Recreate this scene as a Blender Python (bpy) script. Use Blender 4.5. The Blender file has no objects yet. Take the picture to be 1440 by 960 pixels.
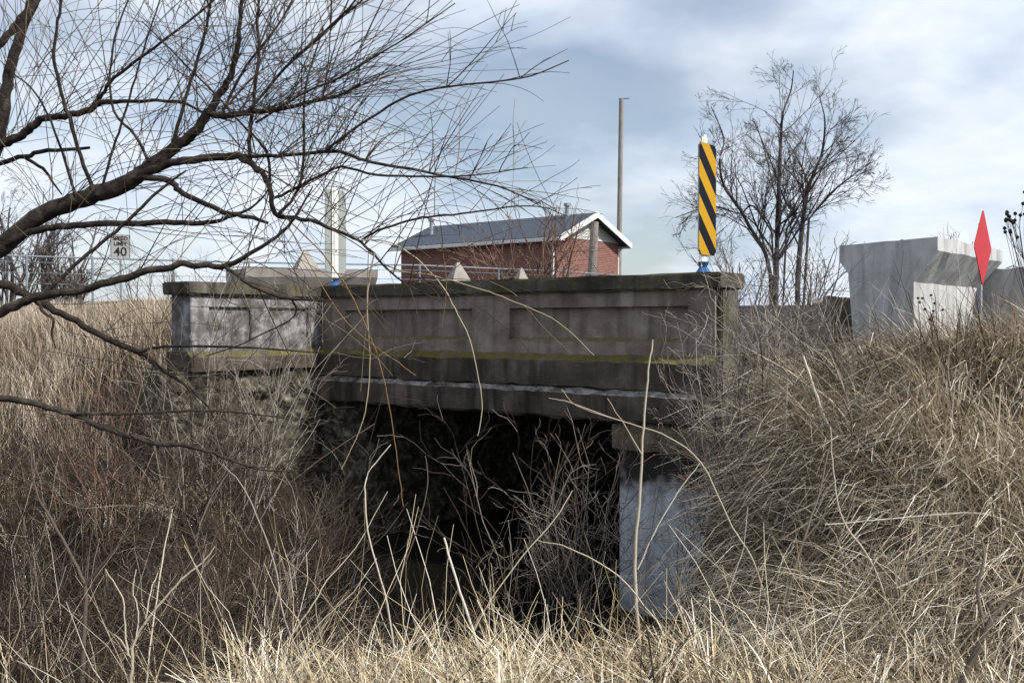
import bpy, bmesh, math, random
import numpy as np
from mathutils import Vector, Matrix
R = math.radians
rng = np.random.default_rng(7)
random.seed(7)
sc = bpy.context.scene
col = sc.collection

# ------------------------------------------------------------------ camera (eye is at height 0)
F = 1400.0
PITCH = math.atan(24 / F)
cam = bpy.data.cameras.new('camera')
cam.sensor_width = 36.0
cam.lens = 36.0 * F / 1440.0
cam.clip_start = 0.05
cam.clip_end = 3000
camo = bpy.data.objects.new('camera', cam)
col.objects.link(camo)
camo.location = (0, 0, 0)
camo.rotation_euler = (math.pi / 2 - PITCH, 0, 0)
sc.camera = camo

# ------------------------------------------------------------------ sky, sun, exposure
SUN_AZ = (0.87, -0.49)
SUN_EL = R(42)
w = bpy.data.worlds.new('World')
sc.world = w
w.use_nodes = True
nt = w.node_tree
nt.nodes.clear()
N = nt.nodes.new
L = nt.links.new
out = N('ShaderNodeOutputWorld')
bg = N('ShaderNodeBackground')
bg.inputs['Strength'].default_value = 0.095
L(bg.outputs[0], out.inputs[0])
sky = N('ShaderNodeTexSky')
sky.sky_type = 'NISHITA'
sky.sun_disc = False
sky.sun_elevation = SUN_EL
sky.sun_rotation = math.atan2(SUN_AZ[0], SUN_AZ[1])
tc = N('ShaderNodeTexCoord')
sep = N('ShaderNodeSeparateXYZ')
L(tc.outputs['Generated'], sep.inputs[0])
zc = N('ShaderNodeMath'); zc.operation = 'MAXIMUM'; zc.inputs[1].default_value = 0.0
L(sep.outputs[2], zc.inputs[0])
za = N('ShaderNodeMath'); za.operation = 'ADD'; za.inputs[1].default_value = 0.30
L(zc.outputs[0], za.inputs[0])
dx = N('ShaderNodeMath'); dx.operation = 'DIVIDE'
dy = N('ShaderNodeMath'); dy.operation = 'DIVIDE'
L(sep.outputs[0], dx.inputs[0]); L(za.outputs[0], dx.inputs[1])
L(sep.outputs[1], dy.inputs[0]); L(za.outputs[0], dy.inputs[1])
cmb = N('ShaderNodeCombineXYZ')
L(dx.outputs[0], cmb.inputs[0]); L(dy.outputs[0], cmb.inputs[1])
n1 = N('ShaderNodeTexNoise'); n1.inputs['Scale'].default_value = 2.5
n1.inputs['Detail'].default_value = 9; n1.inputs['Roughness'].default_value = 0.56
n1.inputs['Distortion'].default_value = 0.25
L(cmb.outputs[0], n1.inputs['Vector'])
n2 = N('ShaderNodeTexNoise'); n2.inputs['Scale'].default_value = 1.1
n2.inputs['Detail'].default_value = 5; n2.inputs['Roughness'].default_value = 0.5
mp2 = N('ShaderNodeMapping'); mp2.inputs['Location'].default_value = (3.1, 7.7, 1.0)
L(cmb.outputs[0], mp2.inputs[0]); L(mp2.outputs[0], n2.inputs['Vector'])
r1 = N('ShaderNodeValToRGB')
r1.color_ramp.elements[0].position = 0.34; r1.color_ramp.elements[0].color = (5.9, 6.9, 8.6, 1)
r1.color_ramp.elements[1].position = 0.62; r1.color_ramp.elements[1].color = (8.7, 9.2, 10.0, 1)
e = r1.color_ramp.elements.new(0.48); e.color = (7.4, 8.2, 9.4, 1)
L(n1.outputs['Fac'], r1.inputs[0])
r2 = N('ShaderNodeValToRGB')
r2.color_ramp.elements[0].position = 0.36; r2.color_ramp.elements[0].color = (0.3, 0.3, 0.3, 1)
r2.color_ramp.elements[1].position = 0.50; r2.color_ramp.elements[1].color = (1, 1, 1, 1)
L(n2.outputs['Fac'], r2.inputs[0])
mixs = N('ShaderNodeMix'); mixs.data_type = 'RGBA'
L(r2.outputs[0], mixs.inputs[0]); L(sky.outputs[0], mixs.inputs[6]); L(r1.outputs[0], mixs.inputs[7])
L(mixs.outputs[2], bg.inputs[0])

sun = bpy.data.lights.new('sun', 'SUN')
sun.energy = 4.9
sun.angle = R(3)
sun.color = (1.0, 0.95, 0.88)
suno = bpy.data.objects.new('sun', sun)
col.objects.link(suno)
sd = Vector((SUN_AZ[0] * math.cos(SUN_EL), SUN_AZ[1] * math.cos(SUN_EL), math.sin(SUN_EL)))
suno.rotation_euler = (-sd).to_track_quat('-Z', 'Y').to_euler()
suno.location = sd * 50
sc.view_settings.view_transform = 'Standard'
sc.view_settings.look = 'None'
sc.view_settings.gamma = 1.0
sc.view_settings.exposure = 0.22
sc.view_settings.use_curve_mapping = False

# ------------------------------------------------------------------ materials
MATS = {}
def mat(name, stops, scale=6.0, detail=6, bump=0.3, rough=0.9, stretch=(1, 1, 1), attr=False, bscale=None,
        moss_or_pale=None, streak=None, spec=0.2, metallic=0.0, island=0.0):
    """noise -> colour ramp (stops: list of (pos, rgb)); optional per-strand attribute instead of noise;
    moss=(rgb, threshold, amount) tints upward faces; streak=(rgb, amount) vertical run-off stains"""
    m = bpy.data.materials.new(name)
    m.use_nodes = True
    t = m.node_tree
    b = t.nodes['Principled BSDF']
    b.inputs['Roughness'].default_value = rough
    b.inputs['Specular IOR Level'].default_value = spec
    b.inputs['Metallic'].default_value = metallic
    co = t.nodes.new('ShaderNodeTexCoord')
    mp = t.nodes.new('ShaderNodeMapping'); mp.inputs['Scale'].default_value = stretch
    t.links.new(co.outputs['Object'], mp.inputs[0])
    nz = t.nodes.new('ShaderNodeTexNoise')
    nz.inputs['Scale'].default_value = scale; nz.inputs['Detail'].default_value = detail
    nz.inputs['Roughness'].default_value = 0.62
    t.links.new(mp.outputs[0], nz.inputs['Vector'])
    cr = t.nodes.new('ShaderNodeValToRGB')
    els = cr.color_ramp.elements
    els[0].position, els[0].color = stops[0][0], (*stops[0][1], 1)
    els[1].position, els[1].color = stops[-1][0], (*stops[-1][1], 1)
    for p, c in stops[1:-1]:
        q = els.new(p); q.color = (*c, 1)
    if attr:
        at = t.nodes.new('ShaderNodeAttribute'); at.attribute_name = 'rnd'
        t.links.new(at.outputs['Fac'], cr.inputs[0])
    else:
        t.links.new(nz.outputs['Fac'], cr.inputs[0])
    last = cr.outputs[0]
    def mix(fac, rgb, last):
        mx = t.nodes.new('ShaderNodeMix'); mx.data_type = 'RGBA'
        t.links.new(fac, mx.inputs[0]); t.links.new(last, mx.inputs[6])
        mx.inputs[7].default_value = (*rgb, 1)
        return mx.outputs[2]
    if streak:
        mp3 = t.nodes.new('ShaderNodeMapping'); mp3.inputs['Scale'].default_value = (7, 7, 0.7)
        t.links.new(co.outputs['Object'], mp3.inputs[0])
        n3 = t.nodes.new('ShaderNodeTexNoise'); n3.inputs['Scale'].default_value = 1.4; n3.inputs['Detail'].default_value = 5
        t.links.new(mp3.outputs[0], n3.inputs['Vector'])
        rr = t.nodes.new('ShaderNodeMapRange')
        rr.inputs[1].default_value = 0.46; rr.inputs[2].default_value = 0.68; rr.inputs[4].default_value = streak[1]
        t.links.new(n3.outputs['Fac'], rr.inputs[0])
        last = mix(rr.outputs[0], streak[0], last)
    if moss_or_pale:
        ge = t.nodes.new('ShaderNodeNewGeometry')
        sp = t.nodes.new('ShaderNodeSeparateXYZ'); t.links.new(ge.outputs['True Normal'], sp.inputs[0])
        ab = t.nodes.new('ShaderNodeMath'); ab.operation = 'MAXIMUM'; ab.inputs[1].default_value = 0.0
        t.links.new(sp.outputs[2], ab.inputs[0])
        n4 = t.nodes.new('ShaderNodeTexNoise'); n4.inputs['Scale'].default_value = 6.5; n4.inputs['Detail'].default_value = 12; n4.inputs['Roughness'].default_value = .72
        t.links.new(co.outputs['Object'], n4.inputs['Vector'])
        ad = t.nodes.new('ShaderNodeMath'); ad.operation = 'MULTIPLY_ADD'
        t.links.new(ab.outputs[0], ad.inputs[0]); ad.inputs[1].default_value = moss_or_pale[3] if len(moss_or_pale) > 3 else 0.35
        t.links.new(n4.outputs['Fac'], ad.inputs[2])
        r4 = t.nodes.new('ShaderNodeMapRange')
        r4.inputs[1].default_value = moss_or_pale[1]; r4.inputs[2].default_value = moss_or_pale[1] + 0.2; r4.inputs[4].default_value = moss_or_pale[2]
        t.links.new(ad.outputs[0], r4.inputs[0])
        last = mix(r4.outputs[0], moss_or_pale[0], last)
    t.links.new(last, b.inputs['Base Color'])
    if bump:
        nb = t.nodes.new('ShaderNodeTexNoise')
        nb.inputs['Scale'].default_value = bscale or scale * 5; nb.inputs['Detail'].default_value = 6
        nb.inputs['Roughness'].default_value = 0.7
        t.links.new(mp.outputs[0], nb.inputs['Vector'])
        bm_ = t.nodes.new('ShaderNodeBump'); bm_.inputs['Strength'].default_value = bump
        bm_.inputs['Distance'].default_value = 0.02
        t.links.new(nb.outputs['Fac'], bm_.inputs['Height'])
        t.links.new(bm_.outputs[0], b.inputs['Normal'])
    MATS[name] = m
    return m

MOSS = (0.125, 0.108, 0.024)
mat('parapet_concrete', [(.3, (.13, .106, .09)), (.5, (.24, .20, .172)), (.7, (.36, .31, .275))], 3.2, 12, .7, .93,
    bscale=40, streak=((.06, .05, .043), .5), moss_or_pale=(MOSS, .84, .9, .55))
mat('coping_concrete', [(.3, (.04, .036, .028)), (.5, (.075, .068, .055)), (.72, (.17, .155, .135))], 3, 9, .7, .95,
    bscale=35, streak=((.025, .022, .018), .7), moss_or_pale=(MOSS, .50, .6, .22))
mat('beam_concrete', [(.3, (.045, .037, .03)), (.5, (.09, .074, .06)), (.74, (.19, .16, .135))], 2.6, 9, .6, .94,
    bscale=35, streak=((.03, .024, .018), .7), moss_or_pale=(MOSS, .77, .9, .5))
mat('fascia_concrete', [(.3, (.045, .037, .03)), (.5, (.09, .074, .06)), (.74, (.19, .16, .135))], 2.6, 9, .6, .94,
    bscale=35, streak=((.02, .017, .015), .8), moss_or_pale=((.33, .32, .31), .84, .8, .5))  # pale grey, not moss, tints the upward faces here
mat('wing_concrete', [(.36, (.06, .055, .052)), (.48, (.16, .15, .15)), (.64, (.36, .35, .36))], 7, 12, .8, .93,
    bscale=30, streak=((.09, .085, .08), .8))
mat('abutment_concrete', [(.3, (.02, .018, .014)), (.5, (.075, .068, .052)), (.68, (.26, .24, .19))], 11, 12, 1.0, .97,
    bscale=22, moss_or_pale=((.10, .09, .03), .62, .6, .1))
mat('seat_concrete', [(.3, (.07, .056, .04)), (.5, (.16, .13, .09)), (.7, (.30, .26, .19))], 6, 9, .8, .95, bscale=30)
mat('shaded_concrete', [(.3, (.012, .011, .011)), (.7, (.03, .028, .026))], 3, 8, .6, .95)  # near-black base colour stands in for the shade under the bridge
mat('girder_concrete', [(.3, (.34, .345, .35)), (.5, (.46, .465, .465)), (.7, (.56, .56, .555))], 3, 10, .35, .9, bscale=60,
    streak=((.20, .195, .185), .6))
mat('old_girder_concrete', [(.3, (.20, .18, .16)), (.5, (.29, .265, .24)), (.7, (.38, .35, .32))], 3, 10, .5, .92, bscale=50)
mat('rubble_concrete', [(.3, (.10, .09, .08)), (.7, (.24, .22, .19))], 5, 10, .9, .95)
mat('bark', [(.3, (.018, .014, .012)), (.5, (.045, .036, .030)), (.7, (.10, .085, .072))], 16, 8, 1.0, .95,
    bscale=45)
mat('whip_bark', [(0, (.022, .017, .014)), (.45, (.06, .043, .032)), (.75, (.13, .095, .065)), (1, (.22, .17, .11))], attr=True, bump=0, rough=.8)
mat('pale_whip', [(0, (.30, .25, .16)), (.6, (.46, .40, .28)), (1, (.5, .46, .38))], attr=True, bump=0, rough=.7)
mat('orange_whip', [(0, (.14, .085, .035)), (1, (.22, .13, .055))], attr=True, bump=0, rough=.7)
mat('far_bark', [(0, (.05, .043, .043)), (.6, (.085, .072, .07)), (1, (.14, .12, .115))], attr=True, bump=0, rough=.9)
mat('red_twig', [(0, (.07, .04, .035)), (.6, (.15, .085, .065)), (1, (.27, .19, .14))], attr=True, bump=0, rough=.9)
mat('shrub_twig', [(0, (.03, .022, .018)), (.4, (.07, .053, .043)), (.75, (.155, .125, .10)), (1, (.40, .36, .31))], attr=True, bump=0, rough=.9)
mat('grey_twig', [(0, (.09, .075, .065)), (.5, (.22, .19, .165)), (1, (.46, .42, .37))], attr=True, bump=0, rough=.9)
mat('dark_twig', [(0, (.025, .018, .015)), (.6, (.06, .042, .034)), (1, (.13, .10, .08))], attr=True, bump=0, rough=.9)
mat('straw', [(0, (.04, .03, .018)), (.3, (.25, .19, .11)), (.62, (.56, .465, .30)), (1, (.80, .75, .65))], attr=True, bump=0, rough=.75)
mat('bank_straw', [(0, (.07, .052, .035)), (.3, (.33, .265, .185)), (.58, (.64, .56, .43)), (1, (.80, .74, .63))], attr=True, bump=0, rough=.8)
mat('top_straw', [(0, (.16, .12, .08)), (.4, (.36, .28, .20)), (.8, (.52, .44, .35)), (1, (.64, .58, .49))], attr=True, bump=0, rough=.8)
mat('brown_straw', [(0, (.015, .011, .008)), (.4, (.06, .042, .027)), (.7, (.19, .14, .088)), (1, (.50, .42, .29))], attr=True, bump=0, rough=.85)
mat('stalk', [(0, (.26, .21, .15)), (.5, (.42, .37, .29)), (1, (.56, .53, .48))], attr=True, bump=0, rough=.7)
mat('soil', [(.3, (.012, .009, .007)), (.5, (.03, .023, .016)), (.7, (.075, .058, .04))], 3.5, 10, 1.0, .97, bscale=20)
mat('asphalt', [(.3, (.045, .045, .045)), (.7, (.075, .073, .07))], 30, 6, .4, .93)
mat('brick', [(0, (.19, .06, .045)), (1, (.2, .07, .05))])
mat('shingle', [(.3, (.032, .042, .062)), (.5, (.055, .07, .095)), (.7, (.085, .10, .125))], 5, 8, .3, .95, stretch=(1.5, 6, 6))
mat('white_paint', [(.3, (.60, .60, .58)), (.7, (.74, .74, .72))], 3, 6, .1, .6)
mat('siding_paint', [(.3, (.42, .42, .40)), (.7, (.54, .54, .52))], 3, 6, .1, .7)
mat('galvanised', [(.3, (.22, .25, .28)), (.7, (.34, .37, .40))], 8, 6, .1, .5, metallic=.4)
mat('fence_blue', [(.3, (.17, .20, .23)), (.7, (.24, .27, .30))], 8, 5, .1, .7, metallic=.2)
mat('pole_wood', [(.3, (.14, .12, .105)), (.5, (.25, .225, .20)), (.7, (.36, .33, .30))], 5, 8, .6, .93, stretch=(6, 6, .5))
mat('sign_back', [(.3, (.22, .245, .235)), (.7, (.29, .315, .30))], 6, 5, .05, .5)
mat('sign_white', [(.3, (.30, .31, .31)), (.7, (.40, .41, .40))], 9, 5, .05, .6)
mat('black_print', [(.3, (.012, .012, .014)), (.7, (.02, .02, .022))], 9, 4, 0, .5)
mat('blue_plastic', [(.3, (.015, .075, .20)), (.7, (.03, .11, .27))], 9, 4, .05, .5)
mat('red_sheeting', [(.3, (.36, .004, .008)), (.7, (.46, .008, .013))], 14, 5, .05, .4, spec=.15)
mat('berry', [(.3, (.006, .005, .006)), (.7, (.02, .014, .014))], 30, 4, 0, .7)
mat('stone', [(.3, (.20, .17, .13)), (.7, (.42, .38, .31))], 9, 8, .7, .9)

# brick pattern for the far house (courses are about two pixels high)
m = MATS['brick']; t = m.node_tree; b = t.nodes['Principled BSDF']
bt = t.nodes.new('ShaderNodeTexBrick')
bt.inputs['Color1'].default_value = (.145, .058, .046, 1); bt.inputs['Color2'].default_value = (.21, .088, .07, 1)
bt.inputs['Mortar'].default_value = (.26, .19, .165, 1)
bt.inputs['Scale'].default_value = 1.0; bt.inputs['Brick Width'].default_value = .22; bt.inputs['Row Height'].default_value = .075
bt.inputs['Mortar Size'].default_value = .008
co = t.nodes.new('ShaderNodeTexCoord'); sp = t.nodes.new('ShaderNodeSeparateXYZ'); cb = t.nodes.new('ShaderNodeCombineXYZ')
ad = t.nodes.new('ShaderNodeMath')
t.links.new(co.outputs['Object'], sp.inputs[0]); t.links.new(sp.outputs[0], ad.inputs[0]); t.links.new(sp.outputs[1], ad.inputs[1])
t.links.new(ad.outputs[0], cb.inputs[0]); t.links.new(sp.outputs[2], cb.inputs[1]); t.links.new(cb.outputs[0], bt.inputs['Vector'])
t.links.new(bt.outputs[0], b.inputs['Base Color'])

# hazard stripes: printed sheeting, 45 degree bands of 0.15 m (object coords: y across, z up)
m = bpy.data.materials.new('hazard_sheeting'); m.use_nodes = True; MATS['hazard_sheeting'] = m
t = m.node_tree; b = t.nodes['Principled BSDF']; b.inputs['Roughness'].default_value = .55; b.inputs['Specular IOR Level'].default_value = .12
co = t.nodes.new('ShaderNodeTexCoord'); sp = t.nodes.new('ShaderNodeSeparateXYZ'); t.links.new(co.outputs['Object'], sp.inputs[0])
a1 = t.nodes.new('ShaderNodeMath'); a1.operation = 'ADD'
t.links.new(sp.outputs[1], a1.inputs[0]); t.links.new(sp.outputs[2], a1.inputs[1])
a2 = t.nodes.new('ShaderNodeMath'); a2.operation = 'MULTIPLY_ADD'; a2.inputs[1].default_value = 1 / .2985; a2.inputs[2].default_value = .30
t.links.new(a1.outputs[0], a2.inputs[0])
a3 = t.nodes.new('ShaderNodeMath'); a3.operation = 'FRACT'; t.links.new(a2.outputs[0], a3.inputs[0])
a4 = t.nodes.new('ShaderNodeMath'); a4.operation = 'GREATER_THAN'; a4.inputs[1].default_value = .5; t.links.new(a3.outputs[0], a4.inputs[0])
mx = t.nodes.new('ShaderNodeMix'); mx.data_type = 'RGBA'
mx.inputs[6].default_value = (.43, .24, .010, 1); mx.inputs[7].default_value = (.004, .005, .010, 1)
t.links.new(a4.outputs[0], mx.inputs[0]); t.links.new(mx.outputs[2], b.inputs['Base Color'])

# bleached band of the right abutment: a pale tide mark with a ragged upper edge (object z)
m = mat('pale_abutment', [(.3, (.42, .45, .49)), (.5, (.60, .63, .67)), (.7, (.74, .76, .79))], 5, 10, .5, .9, stretch=(1, 1, .35), bscale=30,
        streak=((.2, .21, .23), .6))
t = m.node_tree; b = t.nodes['Principled BSDF']
prev = b.inputs['Base Color'].links[0].from_socket
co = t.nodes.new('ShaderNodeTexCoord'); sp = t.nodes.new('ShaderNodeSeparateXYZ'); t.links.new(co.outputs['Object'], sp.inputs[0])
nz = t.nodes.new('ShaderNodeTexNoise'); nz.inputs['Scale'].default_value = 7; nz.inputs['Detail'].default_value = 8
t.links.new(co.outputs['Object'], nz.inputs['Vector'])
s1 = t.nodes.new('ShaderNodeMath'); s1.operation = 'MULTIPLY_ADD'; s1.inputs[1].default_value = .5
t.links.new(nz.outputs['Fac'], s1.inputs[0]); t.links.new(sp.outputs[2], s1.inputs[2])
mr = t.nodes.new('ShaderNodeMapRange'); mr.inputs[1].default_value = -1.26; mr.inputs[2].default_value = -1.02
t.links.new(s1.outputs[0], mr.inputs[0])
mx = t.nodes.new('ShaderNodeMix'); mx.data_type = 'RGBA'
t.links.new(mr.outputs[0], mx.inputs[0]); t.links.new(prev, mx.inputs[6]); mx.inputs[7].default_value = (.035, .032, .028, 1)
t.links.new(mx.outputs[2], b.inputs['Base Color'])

# ------------------------------------------------------------------ helpers
def tag(o, label=None, cat=None, group=None, kind=None):
    if label: o['label'] = label
    if cat: o['category'] = cat
    if group: o['group'] = group
    if kind: o['kind'] = kind
    return o

def empty(name, loc=(0, 0, 0), rz=0.0):
    o = bpy.data.objects.new(name, None)
    o.empty_display_size = .2
    col.objects.link(o)
    o.location = loc
    o.rotation_euler = (0, 0, rz)
    return o

def link(name, me, m, parent=None):
    o = bpy.data.objects.new(name, me)
    if m:
        me.materials.clear(); me.materials.append(MATS[m])
    col.objects.link(o)
    if parent: o.parent = parent
    return o

def bm_obj(name, bm, m, parent=None, smooth=False):
    bmesh.ops.recalc_face_normals(bm, faces=bm.faces)
    me = bpy.data.meshes.new(name)
    bm.to_mesh(me); bm.free()
    if smooth:
        me.shade_smooth()
    return link(name, me, m, parent)

def add_box(bm, x0, x1, y0, y1, z0, z1, bev=0.0):
    r = bmesh.ops.create_cube(bm, size=1)
    for v in r['verts']:
        v.co = Vector(((x0 + x1) / 2 + v.co.x * (x1 - x0), (y0 + y1) / 2 + v.co.y * (y1 - y0), (z0 + z1) / 2 + v.co.z * (z1 - z0)))
    if bev:
        es = list({e for v in r['verts'] for e in v.link_edges})
        bmesh.ops.bevel(bm, geom=es, offset=bev, segments=2, affect='EDGES')

def box(name, m, parent, *d, bev=0.0):
    bm = bmesh.new(); add_box(bm, *d, bev=bev)
    return bm_obj(name, bm, m, parent)

def prism(name, m, parent, prof, a0, a1, axis='x', rough=0.0, cuts=0):
    """profile of 2-D points swept from a0 to a1 along an axis; rough jitters it as worn concrete"""
    bm = bmesh.new()
    n = cuts + 2
    rings = []
    for i in range(n):
        a = a0 + (a1 - a0) * i / (n - 1)
        ring = []
        for p, q in prof:
            c = (a, p, q) if axis == 'x' else (p, a, q)
            j = Vector((random.gauss(0, 1), random.gauss(0, 1), random.gauss(0, 1))) * rough
            ring.append(bm.verts.new(Vector(c) + j))
        rings.append(ring)
    k = len(prof)
    for i in range(n - 1):
        for j in range(k):
            bm.faces.new((rings[i][j], rings[i][(j + 1) % k], rings[i + 1][(j + 1) % k], rings[i + 1][j]))
    bm.faces.new(rings[0]); bm.faces.new(rings[-1][::-1])
    return bm_obj(name, bm, m, parent)

def cyl(bm, p0, p1, r0, r1, n=12):
    p0 = Vector(p0); p1 = Vector(p1)
    d = p1 - p0
    mtx = Matrix.Translation((p0 + p1) / 2) @ d.to_track_quat('Z', 'Y').to_matrix().to_4x4()
    bmesh.ops.create_cone(bm, cap_ends=True, segments=n, radius1=r0, radius2=r1, depth=d.length, matrix=mtx)

def PX(px, py, Z):
    """point on the ray of a photo pixel at distance Z along the ground axis"""
    cx = (px - 720) / F; cy = (480 - py) / F
    d = np.array([cx, math.cos(PITCH) + math.sin(PITCH) * cy, cy * math.cos(PITCH) - math.sin(PITCH)])
    return d * (Z / d[1])

def sstep(a, b, x):
    t = np.clip((x - a) / (b - a), 0, 1)
    return t * t * (3 - 2 * t)

def tubes_mesh(name, lines, sides=4):
    """lines: list of (points Nx3, radii N, rnd). One mesh of tapered tubes with a per-strand attribute."""
    V = []; Fc = []; A = []
    off = 0
    ang = np.arange(sides) * 2 * math.pi / sides
    ca, sa = np.cos(ang), np.sin(ang)
    for pts, rad, rv in lines:
        pts = np.asarray(pts, float); n = len(pts)
        rad = np.asarray(rad, float)
        tg = np.gradient(pts, axis=0)
        tg /= (np.linalg.norm(tg, axis=1, keepdims=True) + 1e-9)
        ref = np.array([0.31, 0.52, 0.79]) if abs(tg[0] @ np.array([0.31, 0.52, 0.79])) < .9 else np.array([1., 0, 0])
        a = np.cross(tg, ref); a /= (np.linalg.norm(a, axis=1, keepdims=True) + 1e-9)
        b = np.cross(tg, a)
        v = pts[:, None, :] + rad[:, None, None] * (a[:, None, :] * ca[None, :, None] + b[:, None, :] * sa[None, :, None])
        V.append(v.reshape(-1, 3)); A.append(np.full(n * sides, rv))
        i = np.arange(n - 1)[:, None] * sides; j = np.arange(sides)[None, :]; j2 = (j + 1) % sides
        f = np.stack([i + j, i + j2, i + sides + j2, i + sides + j], -1).reshape(-1, 4) + off
        Fc.append(f); off += n * sides
    return np_mesh(name, np.concatenate(V), np.concatenate(Fc), np.concatenate(A))

def np_mesh(name, V, Q, A=None):
    me = bpy.data.meshes.new(name)
    me.vertices.add(len(V)); me.vertices.foreach_set('co', np.ascontiguousarray(V, dtype=np.float32).ravel())
    me.loops.add(Q.size); me.loops.foreach_set('vertex_index', np.ascontiguousarray(Q, dtype=np.int32).ravel())
    me.polygons.add(len(Q)); me.polygons.foreach_set('loop_start', np.arange(0, Q.size, Q.shape[1], dtype=np.int32))
    me.update(calc_edges=True)
    if A is not None:
        at = me.attributes.new('rnd', 'FLOAT', 'POINT')
        at.data.foreach_set('value', np.ascontiguousarray(A, dtype=np.float32))
    me.shade_smooth()
    return me

def smooth_line(pts, k=4):
    """Catmull-Rom through the points"""
    p = np.asarray(pts, float)
    p = np.vstack([2 * p[0] - p[1], p, 2 * p[-1] - p[-2]])
    o = []
    for i in range(1, len(p) - 2):
        for t in np.arange(k) / k:
            o.append(.5 * ((2 * p[i]) + (-p[i - 1] + p[i + 1]) * t + (2 * p[i - 1] - 5 * p[i] + 4 * p[i + 1] - p[i + 2]) * t * t
                           + (-p[i - 1] + 3 * p[i] - 3 * p[i + 1] + p[i + 2]) * t ** 3))
    o.append(p[-2])
    return np.array(o)

# ------------------------------------------------------------------ the lie of the land
O2 = np.array([1.63, 8.0])            # right end of the parapet's face
RV = np.array([.7804, -.6252])        # along the road, towards the right
VV = np.array([.6252, .7804])         # across the road, away from us
ROT = math.atan2(RV[1], RV[0])
CH = np.array([(6.2, 17.5), (3.0, 13.7), (-.32, 9.56), (-.80, 8.3), (-1.2, 7.2), (-1.9, 6.55), (-3.1, 6.35), (-5, 6.9), (-8, 8.0), (-16, 10)])

def B(x, y, z=None):
    p = O2 + x * RV + y * VV
    return (p[0], p[1]) if z is None else (p[0], p[1], z)

_vg = np.random.default_rng(3).random((64, 64))
def vnoise(x, y):
    x = np.asarray(x, float) % 64; y = np.asarray(y, float) % 64
    i = np.floor(x).astype(int); j = np.floor(y).astype(int)
    fx = x - i; fy = y - j
    fx = fx * fx * (3 - 2 * fx); fy = fy * fy * (3 - 2 * fy)
    i %= 64; j %= 64
    i2 = (i + 1) % 64; j2 = (j + 1) % 64
    return (_vg[i, j] * (1 - fx) + _vg[i2, j] * fx) * (1 - fy) + (_vg[i, j2] * (1 - fx) + _vg[i2, j2] * fx) * fy - .5

def chan_dist(x, y):
    d = np.full(np.shape(x), 1e9)
    for a, b in zip(CH[:-1], CH[1:]):
        ab = b - a
        t = np.clip(((x - a[0]) * ab[0] + (y - a[1]) * ab[1]) / (ab @ ab), 0, 1)
        d = np.minimum(d, np.hypot(x - a[0] - t * ab[0], y - a[1] - t * ab[1]))
    return d

def height(x, y):
    x = np.asarray(x, float); y = np.asarray(y, float)
    r = (x - O2[0]) * RV[0] + (y - O2[1]) * RV[1]
    d = (x - O2[0]) * VV[0] + (y - O2[1]) * VV[1]
    top = -.32 - .04 * sstep(-.2, 1.2, r) + .3 * sstep(-5, -7, r)
    # beyond the road the field climbs gently to the left, and stays low to the right
    left = sstep(.25, -.35, x / np.maximum(y, 4))
    far = left * 1.75 * sstep(8, 32, d + .0 * x) - .15 * (1 - left) * sstep(10, 30, d)
    z = top + far
    # bank falling to the meadow we stand on
    wd_ = 1.15 + 1.6 * sstep(.3, 1.6, r) + 1.6 * sstep(-4.6, -5.6, r)
    fall = sstep(0, 1, (-d - .2) / wd_)
    fall = np.maximum(fall, sstep(-5.15, -4.85, r) * sstep(.55, .15, r) * (d < .14))
    z = z * (1 - fall) + (-1.54) * fall
    z = z - .05 - .85 * sstep(-2.6, -1.4, x) * sstep(2.1, 1.2, x) * sstep(4.0, 5.7, y) * (d < .14) * fall
    n = .10 * vnoise(x * 1.3 + 5, y * 1.3) + .05 * vnoise(x * 3.7, y * 3.7 + 9)
    z = z + n * sstep(60, 20, np.hypot(x, y)) * np.where(d > -.1, .4, 1.0)
    # hummocks on the right bank
    z = z + .16 * np.maximum(vnoise(x * 1.6 + 20, y * 1.6 + 3), 0) * sstep(.6, 1.6, r) * fall
    c = chan_dist(x, y)
    ch = sstep(1.75, .95, c)
    under = (d > -.1) & (d < 8)
    ch = np.where(under, (c < 1.95) * 1.0, ch)
    zc = np.minimum(z, -2.35 + .06 * vnoise(x * 2, y * 2))
    return z * (1 - ch) + zc * ch

def HZ(x, y): return float(height(np.array([x]), np.array([y]))[0])
def ground_px(px, Z):
    x = (px - 720) / F * Z
    return (x, Z, HZ(x, Z))

# one sheet: fine near, coarse to the horizon
def axis(lo, hi, fine, near, far):
    a = list(np.arange(lo, hi + 1e-6, fine))
    st = fine; v = hi
    while v < far: st *= 1.25; v += st; a.append(v)
    st = fine; v = lo; b = []
    while v > -near: st *= 1.25; v -= st; b.append(v)
    return np.array(b[::-1] + a)
gx = axis(-9, 9, .12, 1500, 1500); gy = axis(-1, 18, .12, 200, 2500)
X, Y = np.meshgrid(gx, gy)
Zg = height(X, Y)
nx = len(gx); ny = len(gy)
i, j = np.meshgrid(np.arange(nx - 1), np.arange(ny - 1))
q = (j * nx + i).ravel()
Q = np.stack([q, q + 1, q + nx + 1, q + nx], -1)
ground = link('ground', np_mesh('ground', np.stack([X, Y, Zg], -1).reshape(-1, 3), Q), 'soil')
tag(ground, kind='structure')

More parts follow.
